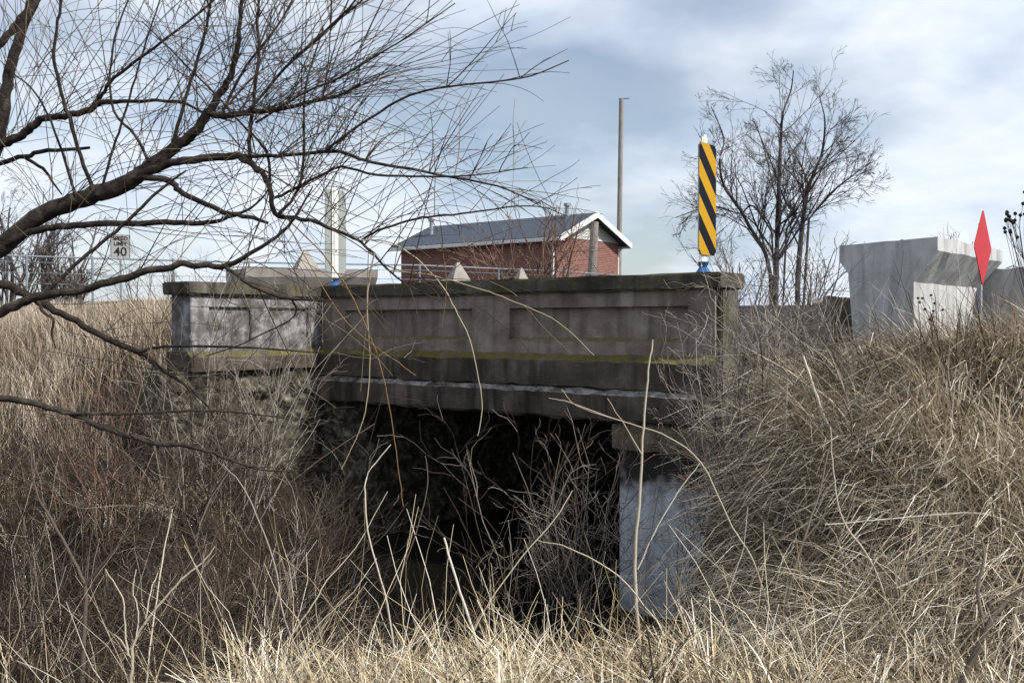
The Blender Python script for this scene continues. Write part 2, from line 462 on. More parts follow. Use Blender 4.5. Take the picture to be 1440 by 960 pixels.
# stream and road
bm = bmesh.new()
for a in range(len(CH) - 1):
    pa, pb = CH[a], CH[a + 1]
    def nrm(k):
        t_ = CH[min(k + 1, len(CH) - 1)] - CH[max(k - 1, 0)]
        t_ = t_ / np.hypot(*t_); return np.array([t_[1], -t_[0]])
    n0, n1_ = nrm(a), nrm(a + 1)
    wv = 1.5
    vs = [bm.verts.new((*(pa - n0 * wv), -2.24)), bm.verts.new((*(pa + n0 * wv), -2.24)), bm.verts.new((*(pb + n1_ * wv), -2.24)), bm.verts.new((*(pb - n1_ * wv), -2.24))]
    bm.faces.new(vs)
bmesh.ops.remove_doubles(bm, verts=bm.verts, dist=.001)
wm = mat('stream_water', [(.3, (.006, .006, .005)), (.7, (.011, .010, .008))], 3, 4, .3, .12, spec=.3, bscale=9)
tag(bm_obj('stream', bm, 'stream_water'), kind='structure')
road = box('road', 'asphalt', None, -60, 60, .9, 6.5, -.42, -.25)
road.location = (O2[0], O2[1], 0); road.rotation_euler = (0, 0, ROT)
tag(road, kind='structure')

# ------------------------------------------------------------------ the bridge
br = empty('concrete_bridge', (O2[0], O2[1], 0), ROT)
tag(br, 'weathered concrete road bridge with panelled parapet and mossy ledges over a stream', 'bridge')
LW = 4.76
# parapet: core set back, rails and stiles proud of two sunk panels
box('parapet_core', 'parapet_concrete', br, -LW, -.004, .06, .30, -.30, .29)
def frame(name, x0, x1, y0, y1, z0, z1): return box(name, 'parapet_concrete', br, x0, x1, y0, y1, z0, z1)
frame('parapet_rail', -LW, 0, 0, .061, .152, .292)
prism('parapet_rail', 'parapet_concrete', br, [(0, -.30), (.061, -.30), (.061, -.118), (.0, -.150)], -LW, 0)
for x0, x1 in ((-LW, -4.40), (-2.58, -2.12), (-.24, 0)):
    frame('parapet_stile', x0, x1, .0, .0605, -.1495, .1515)
# end pilaster return
box('parapet_end', 'coping_concrete', br, -.003, .05, .03, .33, -.9, .287, bev=.01)
# coping
def coping(name, m_, x0, x1, y0, y1, z0, z1, cuts):
    bm = bmesh.new()
    add_box(bm, x0, x1, y0, y1, z0, z1)
    bmesh.ops.subdivide_edges(bm, edges=[e_ for e_ in bm.edges if abs((e_.verts[0].co - e_.verts[1].co).length) > .8], cuts=cuts, use_grid_fill=True)
    bmesh.ops.bevel(bm, geom=[e_ for e_ in bm.edges if len(e_.link_faces) == 2 and e_.calc_face_angle(0) > .5], offset=.014, segments=2, affect='EDGES')
    for v in bm.verts: v.co += Vector((0, random.gauss(0, .0025), random.gauss(0, .003)))
    return bm_obj(name, bm, m_, br)
coping('coping', 'coping_concrete', -LW - .02, .07, -.05, .40, .286, .42, 26)
# cornice with a sloped, mossy wash, then the deeper fascia beam below it
prism('cornice', 'beam_concrete', br, [(.05, -.262), (-.015, -.264), (-.105, -.325), (-.108, -.545), (.05, -.545)], -LW - .25, .02, rough=.006, cuts=44)
prism('fascia_beam', 'fascia_concrete', br, [(.05, -.552), (-.09, -.555), (-.165, -.60), (-.17, -.80), (-.15, -.82), (.30, -.82), (.30, -.552)], -LW - .28, -.02, rough=.006, cuts=44)
box('deck', 'shaded_concrete', br, -LW - .3, .1, .301, 7.3, -.80, -.43)
box('far_parapet', 'parapet_concrete', br, -LW, .0, 7.0, 7.3, -.42, .29)
# right abutment: bearing block on a pale, tide-marked wall
box('abutment', 'pale_abutment', br, -.86, .55, -.06, 7.2, -2.9, -1.06)
prism('bearing_block', 'seat_concrete', br, [(-.12, -1.055), (-.14, -.86), (-.10, -.825), (.25, -.825), (.25, -1.055)], -.90, .5, rough=.008, cuts=12)
box('abutment_core', 'shaded_concrete', br, -.84, .55, .251, 7.2, -1.055, -.825)
# left abutment with rough broken face
bm = bmesh.new()
add_box(bm, -6.6, -4.24, -.04, 7.2, -2.9, -.825)
bmesh.ops.subdivide_edges(bm, edges=bm.edges[:], cuts=44, use_grid_fill=True)
for v in bm.verts:
    v.co += Vector((vnoise(v.co.y * 5, v.co.z * 5) * .14 + vnoise(v.co.y * 14, v.co.z * 15) * .07, vnoise(v.co.x * 6 + 9, v.co.z * 6) * .14 + vnoise(v.co.x * 17 + 9, v.co.z * 17) * .10, 0))
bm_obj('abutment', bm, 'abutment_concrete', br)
# left wing wall coming towards us, with its own panels, ledge and rough footing
WX = -LW
box('wing_core', 'wing_concrete', br, WX - .33, WX - .036, -1.66, -.001, -.30, .29)
for z0, z1 in ((.17, .291), (-.30, -.16)):
    box('wing_rail', 'wing_concrete', br, WX - .035, WX, -1.66, -.002, z0, z1, bev=.006)
for y0, y1 in ((-1.66, -1.45), (-.95, -.72), (-.2, -.002)):
    box('wing_stile', 'wing_concrete', br, WX - .035, WX - .002, y0, y1, -.162, .172, bev=.005)
coping('wing_coping', 'coping_concrete', WX - .40, WX + .05, -1.72, -.052, .292, .42, 8)
prism('wing_cornice', 'beam_concrete', br, [(WX - .33, -.262), (WX + .02, -.264), (WX + .10, -.325), (WX + .10, -.46), (WX - .33, -.46)], -1.72, -.11, axis='y', rough=.004, cuts=10)
bm = bmesh.new()
add_box(bm, WX - .5, WX + .03, -1.9, -.11, -2.3, -.462)
bmesh.ops.subdivide_edges(bm, edges=bm.edges[:], cuts=40, use_grid_fill=True)
for v in bm.verts:
    v.co += Vector((vnoise(v.co.y * 6 + 31, v.co.z * 6) * .12 + vnoise(v.co.y * 19 + 31, v.co.z * 19) * .08, vnoise(v.co.x * 5, v.co.z * 5) * .1, 0))
bm_obj('wing_footing', bm, 'abutment_concrete', br)

# ------------------------------------------------------------------ hazard marker boards on the parapet
def marker(x, y0, front, label):
    p = B(x, y0, .42)
    o = empty('object_marker', p, ROT)
    tag(o, label, 'road marker', 'striped marker boards on the parapet ends')
    z0, z1 = (.155, 1.085)
    bm = bmesh.new(); add_box(bm, -.004, .004, 0, .305, z0, z1)
    es = [e_ for e_ in bm.edges if abs((e_.verts[0].co - e_.verts[1].co).x) > .005]
    bmesh.ops.bevel(bm, geom=es, offset=.025, segments=3, affect='EDGES')
    bm_obj('panel', bm, 'sign_back', o)
    bm = bmesh.new(); add_box(bm, 0, .002, .004, .301, z0 + .004, z1 - .004)
    es = [e_ for e_ in bm.edges if abs((e_.verts[0].co - e_.verts[1].co).x) > .001]
    bmesh.ops.bevel(bm, geom=es, offset=.022, segments=3, affect='EDGES')
    s = bm_obj('striped_face', bm, 'hazard_sheeting', o)
    s.location = (front * .0045 - (.002 if front < 0 else 0), 0, 0)
    # flanged channel post behind the board
    bm = bmesh.new()
    yc = .13; xb = -front * .02
    add_box(bm, xb - .012, xb + .012, yc - .022, yc + .022, .06, z1 + .07)
    add_box(bm, xb + front * .004 - .004, xb + front * .004 + .004, yc - .045, yc - .023, .06, z1 + .05)
    add_box(bm, xb + front * .004 - .004, xb + front * .004 + .004, yc + .023, yc + .045, .06, z1 + .05)
    bm_obj('post', bm, 'white_paint', o)
    for zz in (.09, .40, .90):
        bm = bmesh.new(); cyl(bm, (xb - .017, yc, zz), (xb + .017, yc, zz), .009, .009, 8); bm_obj('bolt', bm, 'black_print', o)
    bm = bmesh.new()
    cyl(bm, (xb, yc, .0), (xb, yc, .055), .075, .035, 14); cyl(bm, (xb, yc, .056), (xb, yc, .10), .03, .05, 14)
    bm_obj('base', bm, 'blue_plastic', o)
    return o
marker(-.20, .09, 1, 'yellow and black striped hazard board on the right end of the parapet')
marker(-4.80, .07, -1, 'pale unpainted back of a hazard board on the left end of the parapet')

# ------------------------------------------------------------------ brick building
ZB = 40.0
pc = np.array([(782 - 720) / F * ZB, ZB])
bz = .25
bd = empty('brick_building', (pc[0], pc[1], bz), ROT)
tag(bd, 'small red brick building with dark shingled gable roof and white trim behind the bridge', 'building')
BL, BW, EH = 8.75, 4.6, 3.28           # length (to -x), width (+y), eave height
RH = 1.0
# wall as a shell with gable ends in siding
box('wall', 'brick', bd, -BL, 0, 0, BW, -.6, EH)
for xg, s_ in ((0, 1), (-BL, -1)):
    nb_ = 8
    for k in range(nb_):
        z0 = EH + RH * k / nb_; z1 = EH + RH * (k + .97) / nb_
        h0 = BW / 2 * (1 - k / nb_); h1 = max(BW / 2 * (1 - (k + .97) / nb_), .02)
        bm = bmesh.new()
        xa = xg + s_ * .03; xb = xg - s_ * .1; xt = xg + s_ * .012
        vs = [bm.verts.new(c) for c in ((xa, BW / 2 - h0, z0), (xa, BW / 2 + h0, z0), (xt, BW / 2 + h1, z1), (xt, BW / 2 - h1, z1),
                                        (xb, BW / 2 - h0, z0), (xb, BW / 2 + h0, z0), (xb, BW / 2 + h1, z1), (xb, BW / 2 - h1, z1))]
        for f in ((0, 1, 2, 3), (4, 5, 6, 7), (0, 1, 5, 4), (1, 2, 6, 5), (2, 3, 7, 6), (3, 0, 4, 7)): bm.faces.new([vs[c] for c in f])
        bm_obj('siding_board', bm, 'siding_paint', bd)
OH = .35
sl = RH / (BW / 2)
roof = prism('roof', 'shingle', bd, [(-OH, EH - OH * sl + .03), (BW / 2, EH + RH + .03), (BW + OH, EH - OH * sl + .03), (BW + OH, EH - OH * sl + .13), (BW / 2, EH + RH + .13), (-OH, EH - OH * sl + .13)], -BL - .35, .45)
for s_, xa in ((1, .451), (-1, -BL - .48)):
    for y0, y1 in ((-OH - .02, BW / 2), (BW + OH + .02, BW / 2)):
        za, zb_ = EH - OH * sl, EH + RH
        bm = bmesh.new()
        vs = []
        for xx in (xa, xa + .03):
            for yy, zz in ((y0, za - .09), (y1, zb_ - .09), (y1, zb_ + .15), (y0, za + .15)):
                vs.append(bm.verts.new((xx, yy, zz)))
        for f in ((0, 1, 2, 3), (4, 5, 6, 7), (0, 1, 5, 4), (1, 2, 6, 5), (2, 3, 7, 6), (3, 0, 4, 7)): bm.faces.new([vs[c] for c in f])
        bm_obj('rake_board', bm, 'white_paint', bd)
zf = EH - OH * sl
for y0 in (-OH - .10, BW + OH + .005):
    bm = bmesh.new(); add_box(bm, -BL - .35, .44, y0, y0 + .095, zf - .06, zf + .09, bev=.015); bm_obj('gutter', bm, 'white_paint', bd)
box('soffit', 'white_paint', bd, -BL - .34, .43, -OH + .01, -.002, zf - .03, zf + .005)
for yy, xx in ((-.05, -.12), (BW + .05, -.06)):
    bm = bmesh.new()
    add_box(bm, xx - .04, xx + .04, yy - .035, yy + .035, -.5, zf - .25)
    o_ = -OH - .05 if yy < 1 else BW + OH + .05
    cyl(bm, (xx, yy, zf - .27), (xx, o_, zf - .03), .04, .04, 8)
    bm_obj('downspout', bm, 'white_paint', bd)
for xx, yy, h_ in ((-.85, BW / 2 - .35, .62), (-BL + .9, BW / 2 - 1.25, .75)):
    zr = EH + RH - sl * abs(yy - BW / 2) + .1
    bm = bmesh.new(); cyl(bm, (xx, yy, zr - .1), (xx, yy, zr + h_ - .12), .09, .09, 12); cyl(bm, (xx, yy, zr + h_ - .12), (xx, yy, zr + h_), .15, .15, 12)
    bm_obj('roof_vent', bm, 'galvanised', roof)
for xx in (-2.2, -5.6):
    f = box('window', 'white_paint', bd, xx - .55, xx + .55, -.03, .02, 1.0, 1.75)
    box('pane', 'black_print', f, xx - .48, xx + .48, -.036, -.031, 1.07, 1.68)

# ------------------------------------------------------------------ poles and signs
def pole(name, px, ytop, Z, rpx, lean, label, cross=False):
    g = ground_px(px, Z); top = PX(px, ytop, Z)
    o = empty(name, g); tag(o, label, 'pole')
    h = top[2] - g[2]
    bm = bmesh.new()
    r_ = rpx / F * Z
    cyl(bm, (0, 0, -.3), (lean, 0, h), r_ * 1.1, r_ * .85, 14)
    bm_obj('shaft', bm, 'pole_wood', o, smooth=False)
    if cross:
        bm = bmesh.new(); add_box(bm, lean - .12, lean + .42, -.05, .05, h - .02, h + .035); bm_obj('top_bracket', bm, 'galvanised', o)
    else:
        bm = bmesh.new(); cyl(bm, (lean - r_ * .5, -r_ - .02, h - .9), (lean - r_ * .5, r_, h - .9), .03, .03, 8); bm_obj('bolt', bm, 'galvanised', o)
    return o
pole('utility_pole', 869, 139, 52, 3.6, .15, 'tall thin grey wooden pole behind the brick building', True)
pole('wooden_post', 828, 312, 31, 6.5, .18, 'short thick cut-off wooden pole in front of the building gable')

g = ground_px(170, 32)
sg = empty('speed_limit_sign', g, R(12)); tag(sg, 'small white SPEED LIMIT 40 road sign on a post at left', 'road sign')
zs = PX(166, 347, 32)[2] - g[2]
bm = bmesh.new(); add_box(bm, -.31, .31, -.006, .006, zs - .39, zs + .39)
bmesh.ops.bevel(bm, geom=[e_ for e_ in bm.edges if abs((e_.verts[0].co - e_.verts[1].co).y) > .005], offset=.04, segments=3, affect='EDGES')
pn = bm_obj('panel', bm, 'sign_white', sg)
bm = bmesh.new(); add_box(bm, -.03, .03, .008, .05, -.4, zs + .3); bm_obj('post', bm, 'galvanised', sg)
def lettering(txt, size, zc_, parent):
    cu = bpy.data.curves.new('lettering', 'FONT'); cu.body = txt; cu.size = size; cu.align_x = 'CENTER'; cu.align_y = 'CENTER'; cu.extrude = .002; cu.offset = .006
    tmp = bpy.data.objects.new('tmp_text', cu); col.objects.link(tmp)
    me = bpy.data.meshes.new_from_object(tmp.evaluated_get(bpy.context.evaluated_depsgraph_get()))
    bpy.data.objects.remove(tmp)
    o = link('lettering', me, 'black_print', parent)
    o.rotation_euler = (R(90), 0, 0); o.location = (0, -.009, zc_)
    return o
lettering('SPEED', .17, zs + .26, pn); lettering('LIMIT', .17, zs + .09, pn); lettering('40', .40, zs - .17, pn)
bm = bmesh.new()
for a_ in ((-.285, .285, zs + .362, zs + .372), (-.285, .285, zs - .372, zs - .362), (-.285, -.275, zs - .3615, zs + .3615), (.275, .285, zs - .3615, zs + .3615)):
    add_box(bm, a_[0], a_[1], -.0085, -.0065, a_[2], a_[3])
bm_obj('border', bm, 'black_print', pn)

# chain-link fence frame: posts and top rail
fl = [(-60, 357, 20), (130, 363, 21), (350, 369, 22.5), (590, 373, 24), (800, 382, 27), (1010, 398, 33), (1230, 412, 40)]
fp = [PX(*a) for a in fl]
g0 = ground_px(fl[0][0], fl[0][2])
fe = empty('chain_link_fence', (fp[0][0], fp[0][1], g0[2])); tag(fe, 'low blue-grey pipe fence running behind the bridge and field', 'fence')
def rel(p): return (p[0] - fp[0][0], p[1] - fp[0][1], p[2] - g0[2])
for a, b in zip(fp[:-1], fp[1:]):
    bm = bmesh.new(); cyl(bm, rel(a), rel(b), .019, .019, 8); bm_obj('rail', bm, 'fence_blue', fe)
    nseg = 2
    for k in range(nseg):
        p = a + (b - a) * k / nseg
        gz = HZ(p[0], p[1])
        bm = bmesh.new(); cyl(bm, rel((p[0], p[1], gz - .3)), rel((p[0], p[1], p[2] + .04)), .026, .026, 8); bm_obj('post', bm, 'fence_blue', fe)
    for zz in (.12, .34, .56):
        bm = bmesh.new(); cyl(bm, rel(a - np.array([0, 0, zz])), rel(b - np.array([0, 0, zz])), .006, .006, 5); bm_obj('wire', bm, 'fence_blue', fe)

# red diamond end-of-road marker, seen nearly edge-on
c = PX(1382, 348, 8.4)
gz = HZ(c[0], c[1])
dm = empty('red_diamond_marker', (c[0], c[1], gz), ROT); tag(dm, 'red diamond reflector sign seen edge-on beside the pale girder', 'road sign')
h = c[2] - gz
bm = bmesh.new()
vs = []
for xx in (-.003, .003):
    for yy, zz in ((0, -.325), (.285, 0), (0, .325), (-.285, 0)): vs.append(bm.verts.new((xx, yy, h + zz)))
for f in ((0, 1, 2, 3), (7, 6, 5, 4), (0, 1, 5, 4), (1, 2, 6, 5), (2, 3, 7, 6), (3, 0, 4, 7)): bm.faces.new([vs[k] for k in f])
bmesh.ops.bevel(bm, geom=[e_ for e_ in bm.edges if abs((e_.verts[0].co - e_.verts[1].co).x) > .004], offset=.02, segments=3, affect='EDGES')
bm_obj('panel', bm, 'red_sheeting', dm)
bm = bmesh.new(); add_box(bm, -.03, -.005, -.025, .025, -.3, h + .2); bm_obj('post', bm, 'galvanised', dm)

# ------------------------------------------------------------------ stored precast girders
GPROF = [(-.39, -.45), (-.39, .42), (-.62, .68), (-.62, .84), (.62, .84), (.62, .71), (.34, .42), (.34, -.45)]   # hammer-head section
def girder(name, near, ang_e, ang_s, length, wscale, zt, m_, label, group='stored precast girders'):
    """near: plan position of the right corner of the end face at the top; ang_e: direction of the end face, ang_s: direction of its length"""
    e_ = np.array(ang_e) / np.hypot(*ang_e); s_ = np.array(ang_s) / np.hypot(*ang_s)
    ctr = np.array(near) + e_ * .62 * wscale
    o = empty(name, (ctr[0], ctr[1], zt - .84)); tag(o, label, 'concrete girder', group)
    bm = bmesh.new()
    rings = []
    n = 12
    prof = []
    for k in range(len(GPROF)):
        a = np.array(GPROF[k]); b = np.array(GPROF[(k + 1) % len(GPROF)])
        m2 = max(1, int(np.hypot(*(b - a)) / .15))
        for q_ in range(m2): prof.append(a + (b - a) * q_ / m2)
    for i_ in range(n + 1):
        ring = []
        for p_, z_ in prof:
            pos = -e_ * p_ * wscale + s_ * length * i_ / n
            jz = .004 * random.gauss(0, 1)
            ring.append(bm.verts.new((pos[0] + random.gauss(0, .002), pos[1] + random.gauss(0, .002), z_ + jz)))
        rings.append(ring)
    k = len(prof)
    for i_ in range(n):
        for j_ in range(k): bm.faces.new((rings[i_][j_], rings[i_][(j_ + 1) % k], rings[i_ + 1][(j_ + 1) % k], rings[i_ + 1][j_]))
    bm.faces.new(rings[0]); bm.faces.new(rings[-1][::-1])
    bmesh.ops.triangulate(bm, faces=[f for f in bm.faces if len(f.verts) > 4])
    bm_obj('beam', bm, m_, o)
    # lifting loops cast into the top
    for t_ in (.2, .8):
        pts = [s_ * length * t_ + e_ * a for a in (-.08, -.08, 0, .08, .08)]
        zz = [.82, .86, .885, .86, .82]
        me = tubes_mesh('lifting_loop', [(np.array([(p[0], p[1], z_) for p, z_ in zip(pts, zz)]), np.full(5, .008), .5)], 6)
        link('lifting_loop', me, 'galvanised', o)
    return o
ZR = 9.5
girder('precast_girder', ((1318 - 720) / F * ZR, ZR), (-.503, .864), (.644, .765), 2.3, .96, PX(1318, 333, ZR)[2], 'girder_concrete',
       'pale grey hammer-headed concrete girder end standing in tall grass at right')
girder('precast_girder', ((1470 - 720) / F * 10.8, 10.8), (-.503, .864), (.644, .765), 2.0, .8, PX(1440, 374, 10.8)[2], 'girder_concrete',
       'shorter concrete girder at the right edge behind the red diamond sign')
girder('precast_girder', ((345 - 720) / F * 15.5, 15.5), (-.62, .78), (.985, .18), 2.05, .6, PX(430, 377, 15.5)[2], 'old_girder_concrete',
       'low concrete girder with pale top edge behind the left hazard board')

# concrete blocks with pointed tops stored beyond the bridge
def pyramid(px, ytop, ybase, wpx, Z, label):
    g_ = ground_px(px, Z); top = PX(px, ytop, Z); zb = PX(px, ybase, Z)[2]
    o = empty('concrete_block', g_, R(28)); tag(o, label, 'concrete block', 'pointed concrete blocks beyond the bridge')
    h_ = wpx / 2 / F * Z * .8
    zt = top[2] - g_[2]; zb -= g_[2]
    bm = bmesh.new()
    lo = [bm.verts.new((a * h_, b * h_, -.2)) for a, b in ((-1, -1), (1, -1), (1, 1), (-1, 1))]
    mi = [bm.verts.new((a * h_, b * h_, zb)) for a, b in ((-1, -1), (1, -1), (1, 1), (-1, 1))]
    tp = [bm.verts.new((a * h_ * .12, b * h_ * .12, zt)) for a, b in ((-1, -1), (1, -1), (1, 1), (-1, 1))]
    for k in range(4):
        bm.faces.new((lo[k], lo[(k + 1) % 4], mi[(k + 1) % 4], mi[k])); bm.faces.new((mi[k], mi[(k + 1) % 4], tp[(k + 1) % 4], tp[k]))
    bm.faces.new(tp); bm.faces.new(lo[::-1])
    bm_obj('block', bm, 'old_girder_concrete', o)
pyramid(430, 352, 384, 46, 18, 'grey pointed concrete block just left of the pale hazard board back')
pyramid(644, 369, 396, 36, 18, 'grey pointed concrete block in front of the long brick wall, nearest the building left half')
pyramid(733, 377, 400, 26, 19, 'small grey pointed concrete tip showing over the coping below the red-twigged bush')
# broken slab behind the bank, and loose stones
o = empty('broken_slab', (*((1180 - 720) / F * np.array([11.5, 0]) + np.array([0, 11.5])), PX(1180, 440, 11.5)[2])); tag(o, 'broken brown concrete slab left of the pale girder', 'concrete slab')
bm = bmesh.new(); add_box(bm, -.2, .25, -.3, .4, -.3, .16)
bmesh.ops.subdivide_edges(bm, edges=bm.edges[:], cuts=5, use_grid_fill=True)
for v in bm.verts: v.co += Vector((vnoise(v.co.y * 4, v.co.z * 6), vnoise(v.co.x * 4, v.co.z * 6), vnoise(v.co.x * 4, v.co.y * 4))) * .12
bm_obj('slab', bm, 'rubble_concrete', o)
for k, (px, py, Z, r_) in enumerate(((203, 655, 8.6, .075), (222, 664, 8.5, .06), (238, 688, 8.2, .05))):
    p = PX(px, py, Z)
    bm = bmesh.new(); bmesh.ops.create_icosphere(bm, subdivisions=2, radius=r_)
    for v in bm.verts: v.co = Vector((v.co.x * 1.3, v.co.y, v.co.z * .75)) * (1 + .5 * float(vnoise(v.co.x * 20 + k * 7, v.co.y * 20 + v.co.z * 13)))
    s = bm_obj('stone', bm, 'stone', None, smooth=True); s.location = (p[0], p[1], HZ(p[0], p[1]) + r_ * .4)
    tag(s, ('largest pale stone in the left brush', 'middle pale stone in the left brush', 'lowest small pale stone in the left brush')[k], 'stone', 'stones in the left brush')

# ------------------------------------------------------------------ branching plants
def unit(v): return v / (np.linalg.norm(v) + 1e-9)
def wander(p, d, length, n, wob, grav=0.0, g=rng):
    pts = [np.array(p, float)]; d = unit(np.array(d, float))
    for _ in range(n):
        d = unit(d + g.normal(0, wob, 3) + np.array([0, 0, grav]))
        pts.append(pts[-1] + d * length / n)
    return np.array(pts)

def grow(lines, p, d, length, rad, depth, spec, g=rng, minr=.0014):
    """recursive branching; spec per level: (segments, wobble, gravity, child count, child length ratio, angle)"""
    n, wob, grav, kids, ratio, ang = spec[depth]
    pts = wander(p, d, length, n, wob, grav, g)
    rr = np.linspace(rad, max(rad * .35, minr * .85), len(pts))
    lines.append((pts, rr, float(g.random())))
    if depth + 1 >= len(spec): return
    for _ in range(int(kids * g.uniform(.7, 1.3) + .5)):
        t_ = g.uniform(.18, .98); i_ = min(int(t_ * n), n - 1)
        dd = unit(pts[i_ + 1] - pts[i_])
        ax = unit(np.cross(dd, g.normal(0, 1, 3)))
        a_ = g.normal(ang, .2)
        cd = dd * math.cos(a_) + ax * math.sin(a_)
        grow(lines, pts[i_] + (pts[i_ + 1] - pts[i_]) * (t_ * n - i_), cd, length * ratio * g.uniform(.55, 1.2) * (1.15 - .5 * t_), max(rr[i_] * .6, minr), depth + 1, spec, g, minr)

def plant(name, base, lines, m_, label, cat, group=None, split=.0, sides=4, trunk_name='stems', crown_name='twigs', m2=None):
    """thick lines become the stems part, thin ones the twigs part; both in the plant's own frame"""
    o = empty(name, base); tag(o, label, cat, group)
    b_ = np.array(base)
    thick = [(p - b_, r_, v) for p, r_, v in lines if r_[0] >= split]
    thin = [(p - b_, r_, v) for p, r_, v in lines if r_[0] < split]
    if thick: link(trunk_name, tubes_mesh(trunk_name, thick, sides + 2), m_, o)
    if thin: tag(link(crown_name, tubes_mesh(crown_name, thin, sides - 1), m2 or m_, o), kind='stuff')
    return o

def path_line(pts, Zs, wpx, k=4, thin=1.0):
    """traced limb: photo pixels, distances, widths in pixels -> points and radii"""
    P = np.array([PX(a, b, z_) for (a, b), z_ in zip(pts, Zs)])
    Rr = np.array([wv * z_ / F / 2 for wv, z_ in zip(wpx, Zs)])
    Rr = Rr * thin
    S_ = smooth_line(P, k)
    if thin != 1: S_ = S_ + rng.normal(0, .0014, S_.shape)
    return S_, np.interp(np.linspace(0, 1, (len(P) - 1) * k + 1), np.linspace(0, 1, len(P)), Rr)

def lerp_list(a, b, n): return list(np.linspace(a, b, n))

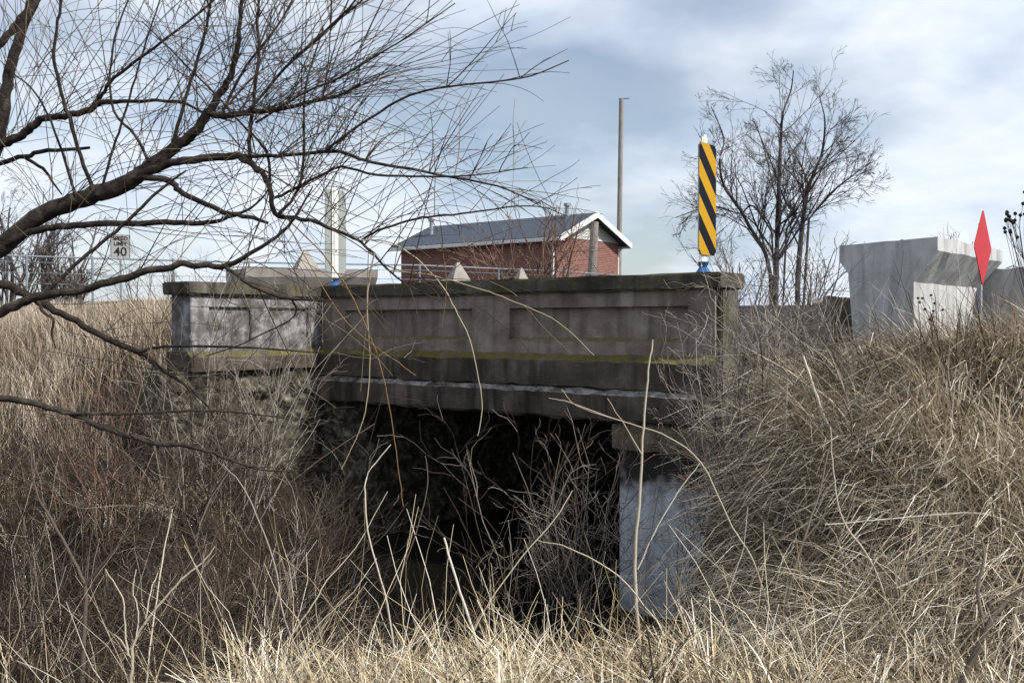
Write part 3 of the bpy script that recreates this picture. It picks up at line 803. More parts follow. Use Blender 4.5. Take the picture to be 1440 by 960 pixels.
# --- the foreground willow: trunk out of frame at left, limbs reaching across the sky
LIMBS = {
 'A': ([(-230, 470), (-90, 392), (0, 347), (33, 320), (67, 298), (100, 285), (133, 273), (167, 263), (193, 247), (217, 230), (247, 207), (273, 187), (293, 160), (307, 137), (323, 110), (333, 77), (337, 33), (340, -10), (342, -70)],
       5.2, 5.0, [34, 30, 26, 25, 24, 24, 25, 24, 22, 19, 16, 14, 12, 11, 9, 7, 6, 5, 4]),
 'A2': ([(190, 252), (205, 243), (240, 230), (283, 223), (327, 220), (343, 224), (367, 243), (380, 267), (387, 300), (417, 307), (440, 311), (462, 320), (487, 330), (507, 340), (530, 362), (547, 380), (575, 402), (622, 424)],
        5.03, 4.7, [13, 12, 11, 11, 11, 10, 8, 7.5, 7, 6, 5.5, 5, 4.5, 4, 3.4, 3, 2.4, 1.8]),
 'A3': ([(190, 250), (207, 249), (240, 255), (253, 268), (283, 283), (317, 298), (350, 305), (377, 313)], 5.02, 4.9, [10, 9, 9, 8, 7.5, 7, 6, 4]),
 'A4': ([(293, 160), (317, 163), (350, 157), (387, 155), (423, 147), (480, 133), (507, 118)], 5.0, 4.8, [9, 9, 8, 7, 5.5, 4, 3]),
 'A5': ([(332, 221), (370, 219), (413, 218), (455, 214), (480, 214), (513, 226), (560, 235), (620, 246), (700, 262), (760, 287)], 4.95, 4.6, [6, 5.5, 5, 5, 5, 4.5, 4, 3.4, 2.6, 1.6]),
 'B': ([(-160, 330), (-60, 238), (0, 203), (27, 193), (43, 180), (63, 167), (90, 163), (127, 153), (143, 145), (187, 143), (250, 143), (283, 157), (330, 172)], 5.5, 5.3, [22, 17, 13, 12, 11, 10, 9, 9, 8, 5, 4.5, 3, 2]),
 'B2': ([(133, 151), (143, 133), (160, 110), (200, 80), (240, 50), (293, 7), (340, -40)], 5.4, 5.2, [5, 5, 4.5, 4, 3.5, 3, 2]),
 'B3': ([(-160, 290), (-50, 245), (0, 230), (33, 220), (67, 212), (127, 208)], 5.6, 5.5, [10, 8, 7, 6.5, 6, 4]),
 'B4': ([(33, 221), (60, 237), (72, 253), (87, 273)], 5.6, 5.5, [5, 4.5, 3.5, 2]),
 'V': ([(-165, 430), (-60, 300), (-8, 215), (6, 150), (12, 110), (24, 65), (38, 25), (55, -20), (80, -90)], 5.7, 5.6, [30, 24, 18, 16, 15, 14, 13, 12, 10]),
 'V2': ([(-120, 200), (-30, 95), (0, 62), (20, 38), (38, 15), (50, -20)], 5.9, 5.9, [12, 11, 10, 10, 9, 8]),
 'C': ([(8, 343), (43, 327), (73, 320), (117, 315), (167, 315), (233, 313), (280, 313), (320, 307), (360, 287), (385, 255)], 5.15, 4.9, [10, 10, 9.5, 9, 8.5, 8, 7, 5, 3, 2]),
 'D': ([(-210, 520), (-90, 478), (0, 440), (33, 423), (67, 413), (117, 407), (167, 392), (207, 383), (250, 372), (283, 373), (320, 373), (350, 357), (383, 337), (407, 317), (420, 297), (440, 262)], 4.7, 4.4, [17, 15, 14, 13, 12, 11, 11, 10, 9, 8.5, 8, 6, 5, 4.5, 3.5, 2]),
 'D2': ([(315, 374), (337, 390), (363, 407), (393, 417), (433, 422), (475, 424)], 4.45, 4.3, [6, 5, 4.5, 4, 3, 2]),
 'D3': ([(410, 420), (417, 437), (405, 452), (367, 470), (335, 486), (290, 500)], 4.35, 4.4, [2.6, 2.6, 2.4, 2.2, 2, 1.5]),
 'D4': ([(60, 414), (97, 380), (133, 350), (173, 317), (200, 290), (230, 263), (262, 240)], 4.65, 4.6, [6, 5.5, 5, 5, 4.5, 4, 2.5]),
 'E': ([(-210, 450), (-80, 400), (0, 400), (27, 410), (50, 420), (77, 437), (117, 457), (150, 477), (197, 495), (217, 510), (240, 527), (262, 543), (293, 572), (300, 588)], 5.0, 5.4, [15, 13, 13, 12, 11, 10, 9, 8.5, 8, 6.5, 5.5, 4.5, 3, 2]),
 'E2': ([(195, 495), (213, 490), (240, 487), (283, 487), (333, 488), (400, 492), (450, 496)], 5.2, 5.1, [5, 4.5, 4, 3.6, 3, 2.4, 1.6]),
 'E3': ([(50, 419), (62, 440), (75, 448), (73, 470), (78, 490)], 5.1, 5.1, [5, 4.5, 4, 3, 2]),
 'F': ([(-190, 560), (-80, 556), (0, 560), (33, 563), (67, 572), (107, 585), (150, 602), (187, 615), (217, 623), (253, 626), (300, 637), (333, 650), (367, 660), (417, 663)], 4.5, 4.9, [13, 11, 10, 9.5, 9, 8, 7.5, 7, 6.5, 5.5, 4.5, 4, 3, 2]),
 'F2': ([(85, 580), (120, 581), (200, 581), (267, 577), (317, 578), (367, 583), (407, 589)], 4.6, 4.9, [5, 4.5, 4, 3.6, 3, 2.5, 1.6]),
 'S1': ([(132, 270), (113, 220), (97, 167), (83, 117), (75, 77), (80, 40), (87, 0), (95, -40)], 5.1, 5.0, [6, 5.5, 5, 5, 4.5, 4, 4, 3]),
 'S2': ([(107, 277), (87, 213), (67, 160), (45, 125), (20, 105)], 5.1, 5.2, [4, 3.5, 3, 2.5, 1.8]),
 'S3': ([(143, 263), (160, 207), (173, 167), (190, 110), (205, 60), (225, 0)], 5.1, 4.9, [4, 3.5, 3.2, 2.8, 2.4, 2]),
 'S4': ([(243, 203), (257, 153), (273, 100), (287, 50), (297, 0), (305, -40)], 5.05, 5.0, [6, 5, 4.5, 4, 3.5, 3]),
 'S5': ([(210, 227), (190, 190), (160, 157), (155, 100), (165, 40), (185, -10)], 5.05, 5.2, [4.5, 4, 3.5, 3, 2.5, 2]),
 'S6': ([(313, 160), (333, 117), (353, 83), (393, 33), (415, -10)], 5.0, 4.9, [4, 4, 3.5, 3, 2.5]),
 'S7': ([(350, 156), (400, 97), (440, 60), (490, 12), (520, -30)], 4.9, 4.7, [4, 4, 3.5, 3, 2.4]),
 'S8': ([(360, 173), (400, 147), (440, 125), (480, 108), (560, 60), (640, 5)], 4.9, 4.6, [3.5, 3.2, 3, 3, 2.2, 1.4]),
 'S9': ([(352, 230), (352, 187), (358, 133), (365, 67), (362, 30), (368, -20)], 4.95, 4.9, [6, 5.5, 5, 4.5, 4, 3]),
 'S10': ([(380, 262), (378, 225), (365, 200), (340, 175), (300, 130), (250, 80), (200, 30)], 4.9, 5.2, [4, 4, 3.5, 3, 2.6, 2.2, 1.6]),
 'S11': ([(390, 302), (415, 275), (426, 235), (428, 180), (430, 120), (455, 40)], 4.85, 4.8, [4, 4, 4, 3.5, 3, 2]),
 'S12': ([(388, 278), (420, 262), (455, 245), (480, 235), (530, 246), (597, 248), (663, 247), (742, 236)], 4.85, 4.5, [4, 4, 3.8, 3.6, 3.4, 3, 2.2, 1.4]),
 'S13': ([(455, 214), (500, 180), (563, 140), (613, 125), (680, 117), (747, 107), (800, 85)], 4.8, 4.5, [4, 3.6, 3.4, 3, 2.6, 2, 1.4]),
 'S14': ([(507, 338), (530, 325), (575, 310), (612, 304), (662, 299), (725, 290), (765, 292), (800, 305)], 4.75, 4.5, [3.6, 3.4, 3.2, 3, 2.6, 2, 1.6, 1.2]),
}
tr = empty('willow_tree', (-3.75, 5.3, HZ(-3.75, 5.3)))
tag(tr, 'bare dark-barked tree reaching crooked limbs and whips across the left sky', 'tree')
tb = np.array(tr.location)
tp = np.array([(-3.75, 5.3, -1.6), (-3.72, 5.3, -.9), (-3.62, 5.28, -.2), (-3.52, 5.3, .35), (-3.35, 5.45, .75), (-3.1, 5.65, 1.1)])
tl = smooth_line(tp, 4)
link('trunk', tubes_mesh('trunk', [(tl - tb, np.linspace(.19, .07, len(tl)), .5)], 14), 'bark', tr)
traced = {}
for k, (pts, z0, z1, wd) in LIMBS.items():
    P, r_ = path_line(pts, lerp_list(z0, z1, len(pts)), wd)
    # crooked bark: small kinks
    P = P + rng.normal(0, .003, P.shape) * np.clip(r_[:, None] / .012, .3, 1.2)
    if pts[0][0] < -100:      # tie the limb back into the trunk
        zt = np.clip(P[0][2] - .25, -1.2, .9)
        tx = np.array([np.interp(zt, tp[:, 2], tp[:, 0]), np.interp(zt, tp[:, 2], tp[:, 1]), zt])
        P = np.vstack([tx, (tx + P[0]) / 2 + np.array([0, 0, .03]), P]); r_ = np.concatenate([[r_[0] * 1.2, r_[0] * 1.1], r_])
    traced[k] = (P, r_)
    link('limb', tubes_mesh('limb', [(P - tb, r_, .5)], 9), 'bark', tr)
# whips: long straight shoots off the limbs, arching over
wl = []
g = np.random.default_rng(21)
def whip(p, d, length, r_, droop, lines, kids=2):
    n = 9
    pts = [np.array(p)]; d = unit(np.array(d))
    for q_ in range(n):
        d = unit(d + g.normal(0, .045, 3) + np.array([0, 0, -droop * (q_ + 1) / n]))
        pts.append(pts[-1] + d * length / n)
    pts = np.array(pts)
    lines.append((pts, np.linspace(r_, .0012, n + 1), float(g.random())))
    for _ in range(kids):
        i_ = g.integers(2, n - 1)
        dd = unit(pts[i_ + 1] - pts[i_]); ax = unit(np.cross(dd, g.normal(0, 1, 3)))
        a_ = g.normal(.55, .15)
        whip(pts[i_], dd * math.cos(a_) + ax * math.sin(a_), length * g.uniform(.25, .55), max(r_ * .6, .0016), droop * g.uniform(0, 1.2), lines, 0)
src = [('A', 90, .25, 1), ('A2', 69, .25, .85), ('A4', 69, .05, 1), ('A5', 66, .05, .6), ('B', 51, .15, 1), ('B2', 24, .1, 1), ('V', 39, .3, 1), ('C', 24, .2, .8), ('D', 27, .35, .7), ('D2', 9, .2, .5),
       ('E', 21, .3, .6), ('F', 15, .3, .6), ('S4', 18, .2, .8), ('S6', 18, .2, .8), ('S7', 21, .1, .8), ('S9', 21, .2, .8), ('S11', 21, .2, .8), ('S12', 21, .1, .5), ('S13', 10, .1, .4), ('S14', 6, .1, .4), ('S1', 15, .2, .8), ('S8', 15, .1, .7)]
for k, cnt, t0, ls in src:
    P, r_ = traced[k]
    for _ in range(cnt):
        t_ = g.uniform(t0, .98); i_ = int(t_ * (len(P) - 1)); i_ = min(i_, len(P) - 2)
        dd = unit(P[i_ + 1] - P[i_])
        up = g.uniform(-.25, 1.0) if k not in ('E', 'F', 'D', 'D2') else g.uniform(-.2, .6)
        d = unit(dd * g.uniform(-.1, .9) + np.array([g.uniform(-.75, .75), g.uniform(-.6, .5), up]))
        whip(P[i_], d, g.uniform(.45, 1.25) * ls, min(g.uniform(.0014, .0032), r_[i_] * .8), g.uniform(-.06, .20), wl, int(g.integers(0, 3)))
o = link('twigs', tubes_mesh('twigs', [(p - tb, r_, v) for p, r_, v in wl], 4), 'whip_bark', tr); tag(o, kind='stuff')
# the hanging pale and orange whips that cross the parapet
for m_, lst in (('pale_whip', [([(507, 338), (535, 338), (562, 347), (595, 372), (625, 407), (640, 435), (660, 477), (674, 535), (678, 575), (672, 613)], 3.0, 1.6),
                               ([(547, 380), (600, 386), (637, 395), (687, 410), (725, 425), (775, 447), (808, 472), (835, 500)], 2.8, 1.5),
                               ([(527, 355), (519, 395), (516, 430), (520, 500), (517, 555), (507, 603), (480, 660)], 3.6, 1.6)]),
                ('orange_whip', [([(400, 305), (445, 347), (485, 400), (505, 437), (520, 472), (538, 525), (553, 603), (560, 660), (568, 712)], 3.0, 1.6),
                                 ([(562, 240), (585, 265), (603, 300), (617, 330), (626, 375), (627, 415), (622, 462)], 2.2, 1.4),
                                 ([(405, 318), (440, 380), (490, 455), (560, 510), (585, 528)], 2.2, 1.4)])):
    for pts, w0, w1 in lst:
        P, r_ = path_line(pts, lerp_list(4.72, 4.6, len(pts)), lerp_list(w0, w1, len(pts)), 4, .72)
        link('whip', tubes_mesh('whip', [(P - tb, r_, float(g.random()))], 5), m_, tr)

# --- bare trees and bushes beyond the road
g = np.random.default_rng(5)
def traced_tree(name, px, Z, stems, label, cat, spec, n_side, ratio, m_='far_bark', group=None, seed=1):
    gg = np.random.default_rng(seed)
    base = ground_px(px, Z)
    lines = []
    for pts, wd in stems:
        P, r_ = path_line(pts, [Z + gg.uniform(-.6, .6) * min(1, q_ * .4) for q_ in range(len(pts))], [w_ * .72 for w_ in wd], 4)
        P[0][2] = min(P[0][2], base[2] - .1)
        lines.append((P, r_, .2))
        Lh = np.linalg.norm(np.diff(P, axis=0), axis=1).sum()
        for _ in range(n_side):
            t_ = gg.uniform(.12, 1.0); i_ = min(int(t_ * (len(P) - 1)), len(P) - 2)
            dd = unit(P[i_ + 1] - P[i_]); ax = unit(np.cross(dd, gg.normal(0, 1, 3))); a_ = gg.normal(.75, .2)
            grow(lines, P[i_], dd * math.cos(a_) + ax * math.sin(a_) + np.array([0, 0, .25]), Lh * ratio * (1.2 - .95 * t_) * gg.uniform(.6, 1.2), r_[i_] * .42, 0, spec, gg, .004)
    return plant(name, base, lines, m_, label, cat, group, split=.022, trunk_name='trunk', crown_name='crown')
SP = [(6, .11, .03, 5, .55, .5), (5, .13, .02, 4, .58, .5), (4, .15, 0, 2, .6, .5), (3, .2, 0, 0, 0, 0)]
traced_tree('bare_tree', 1100, 28, [
    ([(1090, 412), (1092, 370), (1093, 330), (1095, 270), (1098, 200), (1101, 160), (1112, 128), (1116, 100)], [13, 11, 10, 8, 6, 4, 3, 1.5]),
    ([(1121, 412), (1125, 350), (1134, 275), (1146, 240), (1156, 215), (1160, 170), (1152, 135)], [11, 10, 8, 6, 5, 3, 1.5]),
    ([(1086, 400), (1076, 356), (1058, 325), (1036, 287), (1018, 262), (1012, 225), (1018, 195), (1000, 150)], [9, 8, 7, 6, 5, 4, 3, 1.5]),
    ([(1094, 340), (1060, 290), (1040, 300), (1000, 290), (950, 306)], [4, 4, 3, 2.5, 1.5]),
    ([(1128, 320), (1165, 275), (1195, 250), (1225, 228)], [5, 4, 3, 1.5]),
    ([(1100, 330), (1120, 300), (1105, 285), (1085, 230), (1060, 170)], [4, 4, 3.5, 3, 1.5])],
    'large bare grey tree with twin trunks behind the striped hazard board', 'tree', SP, 22, .33, seed=4)
SPB = [(6, .14, .06, 5, .5, .5), (5, .18, .03, 3, .55, .5), (4, .2, 0, 0, 0, 0)]
def bush(name, px, Z, hpx, wpx, n, label, cat='bush', m_='red_twig', seed=1, group=None, spec=SPB, base_r=.018, sunk=.05, lean=0.0, m2=None, split=.006, pos=None):
    gg = np.random.default_rng(seed)
    base = pos if pos is not None else ground_px(px, Z)
    H = hpx / F * Z; W = wpx / F * Z
    lines = []
    for _ in range(n):
        a_ = gg.uniform(0, 2 * math.pi); q_ = gg.uniform(0, 1) ** .5
        d = np.array([math.cos(a_) * q_ * W / 2 / H * 1.3 + lean, math.sin(a_) * q_ * W / 2 / H * 1.3, 1.0])
        p = np.array(base) + np.array([math.cos(a_) * q_ * W * .18, math.sin(a_) * q_ * W * .18, -sunk])
        grow(lines, p, d, H * gg.uniform(.65, 1.1), base_r * gg.uniform(.6, 1.1), 0, spec, gg, .0055 if Z > 20 else .0016)
    return plant(name, base, lines, m_, label, cat, group, split=split, m2=m2)
bush('bare_bush', 765, 26, 185, 130, 18, 'red-twigged bare bush in front of the brick building', seed=11, base_r=.03, split=.012)
bush('bare_bush', 705, 26, 130, 100, 14, 'lower pinkish bush at the middle of the long brick wall', seed=12, base_r=.022, split=.012)
bush('bare_bush', 1060, 24, 150, 110, 12, 'thin bare bush at the foot of the twin-trunked tree, left side', m_='far_bark', seed=13, base_r=.022, split=.012)
bush('bare_bush', 1140, 24, 140, 90, 12, 'thin bare bush at the foot of the twin-trunked tree, right side', m_='far_bark', seed=14, base_r=.022, split=.012)
bush('bare_bush', 1335, 34, 150, 50, 6, 'small distant bare bush rising above the pale girder', m_='far_bark', seed=15, base_r=.04, split=.012)
for k, (px, hp, wp, s_, lb) in enumerate(((10, 190, 120, 31, 'dark bare tree at the far left edge behind the fence'), (62, 150, 110, 32, 'dark bare tree second from the left edge behind the fence'),
                                         (112, 110, 80, 33, 'shorter dark bare tree left of the speed limit sign'))):
    bush('bare_tree', px, 34, hp, wp, 10, lb, 'tree', 'far_bark', s_, 'bare trees behind the fence at left', base_r=.07, split=.02,
         spec=[(7, .10, .04, 6, .5, .5), (5, .16, .03, 5, .5, .5), (4, .2, 0, 2.5, .6, .5), (3, .2, 0, 0, 0, 0)])
for k, (px, Z, hp, wp, s_, lb) in enumerate(((205, 17, 110, 70, 41, 'thin bare shrub below the speed limit sign'), (255, 14, 90, 70, 42, 'thin bare shrub just left of the wing wall'), (60, 18, 90, 110, 43, 'thin bare shrub at the far left of the field'))):
    bush('bare_bush', px, Z, hp, wp, 9, lb, m_='shrub_twig', seed=s_, base_r=.010, split=.006)

# --- thickets in the creek and on its banks
TH = [(6, .17, .02, 4, .5, .6), (5, .22, .0, 3, .5, .6), (4, .25, 0, 0, 0, 0)]
def thicket(px, Z, hpx, wpx, n, m_, label, seed, lean=0.0, r_=.007, spec=TH):
    return bush('thicket_shrub', px, Z, hpx, wpx, n, label, 'shrub', m_, seed, None, spec, r_, .08, lean, None, .0035)
thicket(770, 7.6, 300, 170, 26, 'shrub_twig', 'tangled brown shrub filling the creek opening under the beam', 51, r_=.006)
thicket(830, 7.5, 270, 110, 16, 'grey_twig', 'greyish shrub in the creek just left of the pale abutment', 52, r_=.006)
thicket(715, 7.0, 200, 100, 9, 'shrub_twig', 'small pale-twigged shrub left in the creek opening', 53, r_=.005)
thicket(1025, 7.0, 240, 110, 20, 'grey_twig', 'grey tangled shrub against the right end of the fascia beam', 54, r_=.006)
thicket(1055, 6.7, 270, 150, 26, 'shrub_twig', 'dense twiggy shrub hiding the right end of the parapet', 55, r_=.007)
thicket(1035, 7.55, 250, 110, 20, 'grey_twig', 'grey brush pressed against the end face of the parapet', 71, r_=.006)
thicket(965, 7.2, 300, 110, 14, 'grey_twig', 'pale wiry shrub climbing over the right of the fascia beam', 72, r_=.005)
thicket(360, 9.3, 330, 130, 16, 'grey_twig', 'tall grey twiggy shrub crossing the pale wing wall', 73, r_=.006)
thicket(290, 9.2, 330, 120, 16, 'shrub_twig', 'tall brown shrub covering the left end of the wing wall', 74, r_=.006)
thicket(455, 8.8, 200, 90, 9, 'shrub_twig', 'brown shrub at the corner of the left abutment and dark opening', 75, r_=.006)
thicket(1100, 7.4, 190, 140, 22, 'grey_twig', 'low grey shrub below the twin-trunked tree on the bank top', 56, r_=.006)
thicket(1045, 6.2, 260, 100, 14, 'red_twig', 'reddish stemmed shrub in front of the pale abutment edge', 57, r_=.005)
thicket(1090, 5.9, 300, 130, 16, 'shrub_twig', 'brown shrub standing in the hollow of the right bank', 58, r_=.006)
for k, (px, Z, hp, wp, m_, lb) in enumerate(((330, 8.6, 210, 140, 'shrub_twig', 'brown shrub in front of the wing wall'), (420, 8.6, 190, 120, 'dark_twig', 'dark shrub at the foot of the left abutment'),
        (250, 8.0, 260, 140, 'shrub_twig', 'tall brown shrub left of the wing wall footing'), (150, 8.0, 280, 160, 'red_twig', 'reddish brown shrub on the left bank under the low limb'),
        (50, 7.6, 280, 150, 'shrub_twig', 'brown shrub at the left edge of the bank'), (300, 6.6, 260, 160, 'dark_twig', 'dark shrub beside the creek at left'),
        (190, 6.0, 270, 170, 'shrub_twig', 'tangled brown shrub low on the left bank'), (70, 5.6, 300, 170, 'dark_twig', 'dark tangled shrub at the lower left edge'),
        (390, 6.8, 200, 120, 'grey_twig', 'grey shrub leaning over the creek from the left'), (270, 5.2, 210, 140, 'dark_twig', 'low dark shrub at the bottom left near the creek'))):
    thicket(px, Z, hp, wp, 15, m_, lb, 60 + k, lean=.12, r_=.006)

# the two paler-stemmed saplings at lower left
for k, (stems, m_, lb) in enumerate(((
      [([(115, 985), (118, 900), (120, 830), (105, 790), (75, 735), (50, 690), (42, 625)], [11, 9, 7, 6, 5, 4, 2]), ([(120, 822), (150, 785), (190, 740), (225, 700), (260, 650)], [5, 4, 3.5, 3, 2]),
       ([(118, 880), (119, 820), (124, 780)], [4, 3, 2])], 'shrub_twig', 'thin forked brown sapling at the lower left edge of the brush'),
     ([([(183, 990), (186, 930), (190, 900), (215, 860), (255, 815), (285, 790), (302, 768)], [7, 6, 5, 5, 4, 3, 2]), ([(184, 925), (170, 900), (150, 885)], [3.5, 3, 2]), ([(180, 920), (175, 870), (172, 840), (148, 800)], [4, 3, 3, 2]),
       ([(192, 895), (195, 860), (187, 830), (192, 800)], [3, 2.5, 2, 1.6]), ([(205, 870), (212, 830), (222, 805)], [3, 2.5, 1.6])], 'stalk', 'bleached forked weed stalk at the lower left'))):
    Z = 4.3
    base = ground_px(stems[0][0][0][0], Z)
    lines = []
    for pts, wd in stems:
        P, r_ = path_line(pts, lerp_list(Z, Z + .1, len(pts)), wd, 5, .75); lines.append((P, r_, .3 + .3 * random.random()))
    lines[0][0][0][2] = min(lines[0][0][0][2], base[2] - .05)
    plant('sapling' if k == 0 else 'dry_stalk', base, lines, m_, lb, 'sapling' if k == 0 else 'plant')

# --- tall single dry stalks that stand out one by one
STALKS = [
 ([(905, 965), (895, 850), (893, 780), (900, 690), (905, 600), (912, 520), (918, 478)], [9, 8, 7, 6, 5, 4, 2.5], 4.5, [[(897, 800), (925, 740), (955, 690), (985, 650)], [(903, 640), (880, 600), (855, 560)]], 'tall bleached stalk with side shoots in front of the pale abutment'),
 ([(690, 960), (660, 870), (640, 810), (625, 756)], [6, 5.5, 5, 4.5], 4.1, [], 'thick broken straw standing at the centre foreground'),
 ([(1135, 990), (1090, 880), (1060, 790), (1030, 740), (985, 650), (930, 610), (860, 588), (800, 565), (772, 560)], [4, 4, 3.6, 3.4, 3, 2.6, 2.4, 2, 1.5], 4.8, [[(860, 588), (810, 570), (790, 548)]], 'long pale arching stalk leaning left across the abutment'),
 ([(470, 960), (520, 880), (570, 790), (600, 690), (598, 640)], [3.5, 3.4, 3, 2.6, 2], 4.4, [], 'slender stalk curving up in front of the dark opening'),
 ([(560, 960), (545, 850), (520, 760), (514, 700), (518, 665), (550, 625)], [4, 3.6, 3.2, 3, 2.6, 2], 4.3, [], 'bent pale stalk with a kinked top left of centre'),
 ([(1305, 990), (1260, 880), (1225, 790), (1185, 730), (1172, 660), (1168, 600)], [5, 4.5, 4, 3.5, 3, 2], 4.2, [], 'long pale stalk crossing the hollow of the right bank'),
 ([(1250, 640), (1175, 610), (1150, 560), (1130, 500)], [7, 6.5, 6, 4], 5.6, [], 'grey stick leaning against the right bank grass'),
 ([(1500, 790), (1430, 740), (1380, 722), (1300, 725), (1160, 738)], [5, 4.5, 4, 3.5, 2.4], 4.4, [], 'white horizontal stalk arching in from the right edge'),
 ([(1345, 975), (1385, 890), (1410, 850), (1450, 815)], [15, 13, 11, 9], 3.8, [[(1385, 890), (1375, 830), (1385, 780), (1372, 740)]], 'thick grey branch rising at the lower right corner'),
 ([(1090, 965), (1105, 850), (1130, 760), (1150, 700), (1165, 630)], [6, 6, 5, 4, 3], 4.5, [[(1130, 760), (1180, 700)]], 'grey-brown branch standing right of the pale abutment'),
 ([(360, 960), (400, 905), (440, 850), (460, 815), (500, 770), (545, 690)], [3.2, 3, 2.8, 2.6, 2.2, 1.6], 4.2, [], 'thin straw leaning right at the lower left of centre'),
 ([(440, 960), (400, 870), (385, 790), (345, 690), (312, 652)], [4, 3.6, 3.2, 2.6, 1.6], 4.3, [], 'thin pale stalk leaning left over the dark creek'),
 ([(205, 965), (215, 880), (228, 790), (243, 715)], [3.6, 3.4, 3, 2], 4.4, [], 'straight ochre stem at the lower left'),
 ([(1430, 990), (1400, 880), (1375, 800), (1365, 735), (1372, 690)], [4, 4, 3.5, 3, 2], 4.5, [], 'dark thin upright stem near the right edge'),
 ([(1190, 705), (1215, 640), (1260, 560), (1300, 490), (1313, 445)], [4.5, 4, 3.6, 3, 2], 5.6, [], 'dark diagonal stem on the right bank below the girder'),
 ([(640, 960), (670, 880), (720, 800), (780, 730), (805, 690)], [3.4, 3, 2.6, 2.2, 1.6], 4.4, [], 'thin pale straw leaning right in front of the creek shrub'),
 ([(1000, 960), (930, 880), (870, 810), (800, 770), (755, 760)], [4, 3.6, 3.2, 2.6, 1.8], 4.4, [], 'pale straw leaning left beneath the creek shrub'),
]
for pts, wd, Z, side, lb in STALKS:
    base = ground_px(pts[0][0], Z)
    lines = []
    P, r_ = path_line(pts, lerp_list(Z, Z + .25, len(pts)), wd, 5, .68)
    dark = 'dark' in lb or 'grey-brown' in lb or 'grey branch' in lb
    if P[0][2] > base[2]: P = np.vstack([np.array([P[0][0], P[0][1], base[2] - .03]), P]); r_ = np.concatenate([[r_[0]], r_])
    lines.append((P, r_, random.uniform(.3, .9)))
    for s_ in side:
        Q_, q2 = path_line(s_, lerp_list(Z + .12, Z + .2, len(s_)), lerp_list(wd[-1] * 1.1, 1.4, len(s_)), 4, .8); lines.append((Q_, q2, random.random()))
    plant('dry_stalk', base, lines, ('shrub_twig' if dark else 'pale_whip' if 'ochre' in lb else 'stalk'), lb, 'plant', trunk_name='stem')

# weeds with black seed heads at the right
for px, py, Z, lb, cnt, sp_ in ((1425, 308, 4.6, 'weed with black round seed heads against the sky at the right edge', 22, 30), (1302, 430, 5.4, 'weed with small dark seed heads in front of the pale girder', 9, 22)):
    gg = np.random.default_rng(int(px))
    tip = PX(px, py, Z); bx_, by_ = tip[0] + .12, Z
    base = np.array((bx_, by_, HZ(bx_, by_)))
    o = empty('seed_weed', base); tag(o, lb, 'plant')
    stem = smooth_line([base - [0, 0, .05], base * .5 + tip * .5 + [.08, 0, 0], tip + [0.03, 0, -.05]], 6)
    lines = [(stem - base, np.linspace(.005, .0022, len(stem)), .3)]
    heads = []
    for _ in range(cnt):
        e_ = tip + np.array([gg.normal(0, sp_ * .45), 0, gg.normal(0, sp_ * .45)]) / F * Z + np.array([0, gg.normal(0, .04), 0])
        s0 = stem[gg.integers(len(stem) - 4, len(stem))]
        mid = (s0 + e_) / 2 + gg.normal(0, .01, 3)
        lines.append((smooth_line([s0, mid, e_], 3) - base, np.full(7, .0011), .2)); heads.append(e_ - base)
    link('stem', tubes_mesh('stem', lines, 4), 'dark_twig', o)
    hm = bpy.data.meshes.new('seed_head'); bm = bmesh.new(); bmesh.ops.create_icosphere(bm, subdivisions=1, radius=.0095 if cnt > 10 else .008)
    for v in bm.verts: v.co *= gg.uniform(.85, 1.15)
    bm.to_mesh(hm); bm.free()
    for h_ in heads:
        s = link('seed_head', hm, 'berry', o); s.location = h_

# ------------------------------------------------------------------ grass
def blades(name, m_, x, y, L_, wdt, az, lean, curl, seed, label, zoff=0.0, segs=4):
    """vectorised strap leaves rooted on the ground"""
    gg = np.random.default_rng(seed)
    n = len(x)
    z = height(x, y) - .02 + zoff
    d = np.stack([np.cos(az), np.sin(az), np.zeros(n)], -1)
    ts = np.linspace(0, 1, segs)
    side = np.stack([-np.sin(az), np.cos(az), np.zeros(n)], -1)
    tw = gg.uniform(-1, 1, n)[:, None]
    side = side * np.cos(tw) + d * np.sin(tw)
    V = np.zeros((n, segs, 2, 3))
    pos = np.stack([x, y, z], -1)
    ang = lean.copy()
    jit = gg.normal(0, .14, (n, segs))
    for k in range(segs):
        wk = wdt * (1 - .8 * ts[k] ** 1.5)
        V[:, k, 0] = pos - side * wk[:, None] / 2
        V[:, k, 1] = pos + side * wk[:, None] / 2
        step = L_ / (segs - 1)
        a = ang + jit[:, k]
        pos = pos + (d * np.sin(a)[:, None] + np.array([0, 0, 1.0]) * np.cos(a)[:, None]) * step[:, None]
        ang = ang + curl / (segs - 1)
    idx = np.arange(n * segs * 2).reshape(n, segs, 2)
    Q = np.stack([idx[:, :-1, 0], idx[:, :-1, 1], idx[:, 1:, 1], idx[:, 1:, 0]], -1).reshape(-1, 4)
    rv = np.clip(gg.normal(.5, .30, n) + .5 * vnoise(x * 1.7 + 3, y * 1.7), 0, 1)
    o = link(name, np_mesh(name, V.reshape(-1, 3), Q, np.repeat(rv, segs * 2)), m_)
    tag(o, label, 'grass', kind='stuff')
    return o

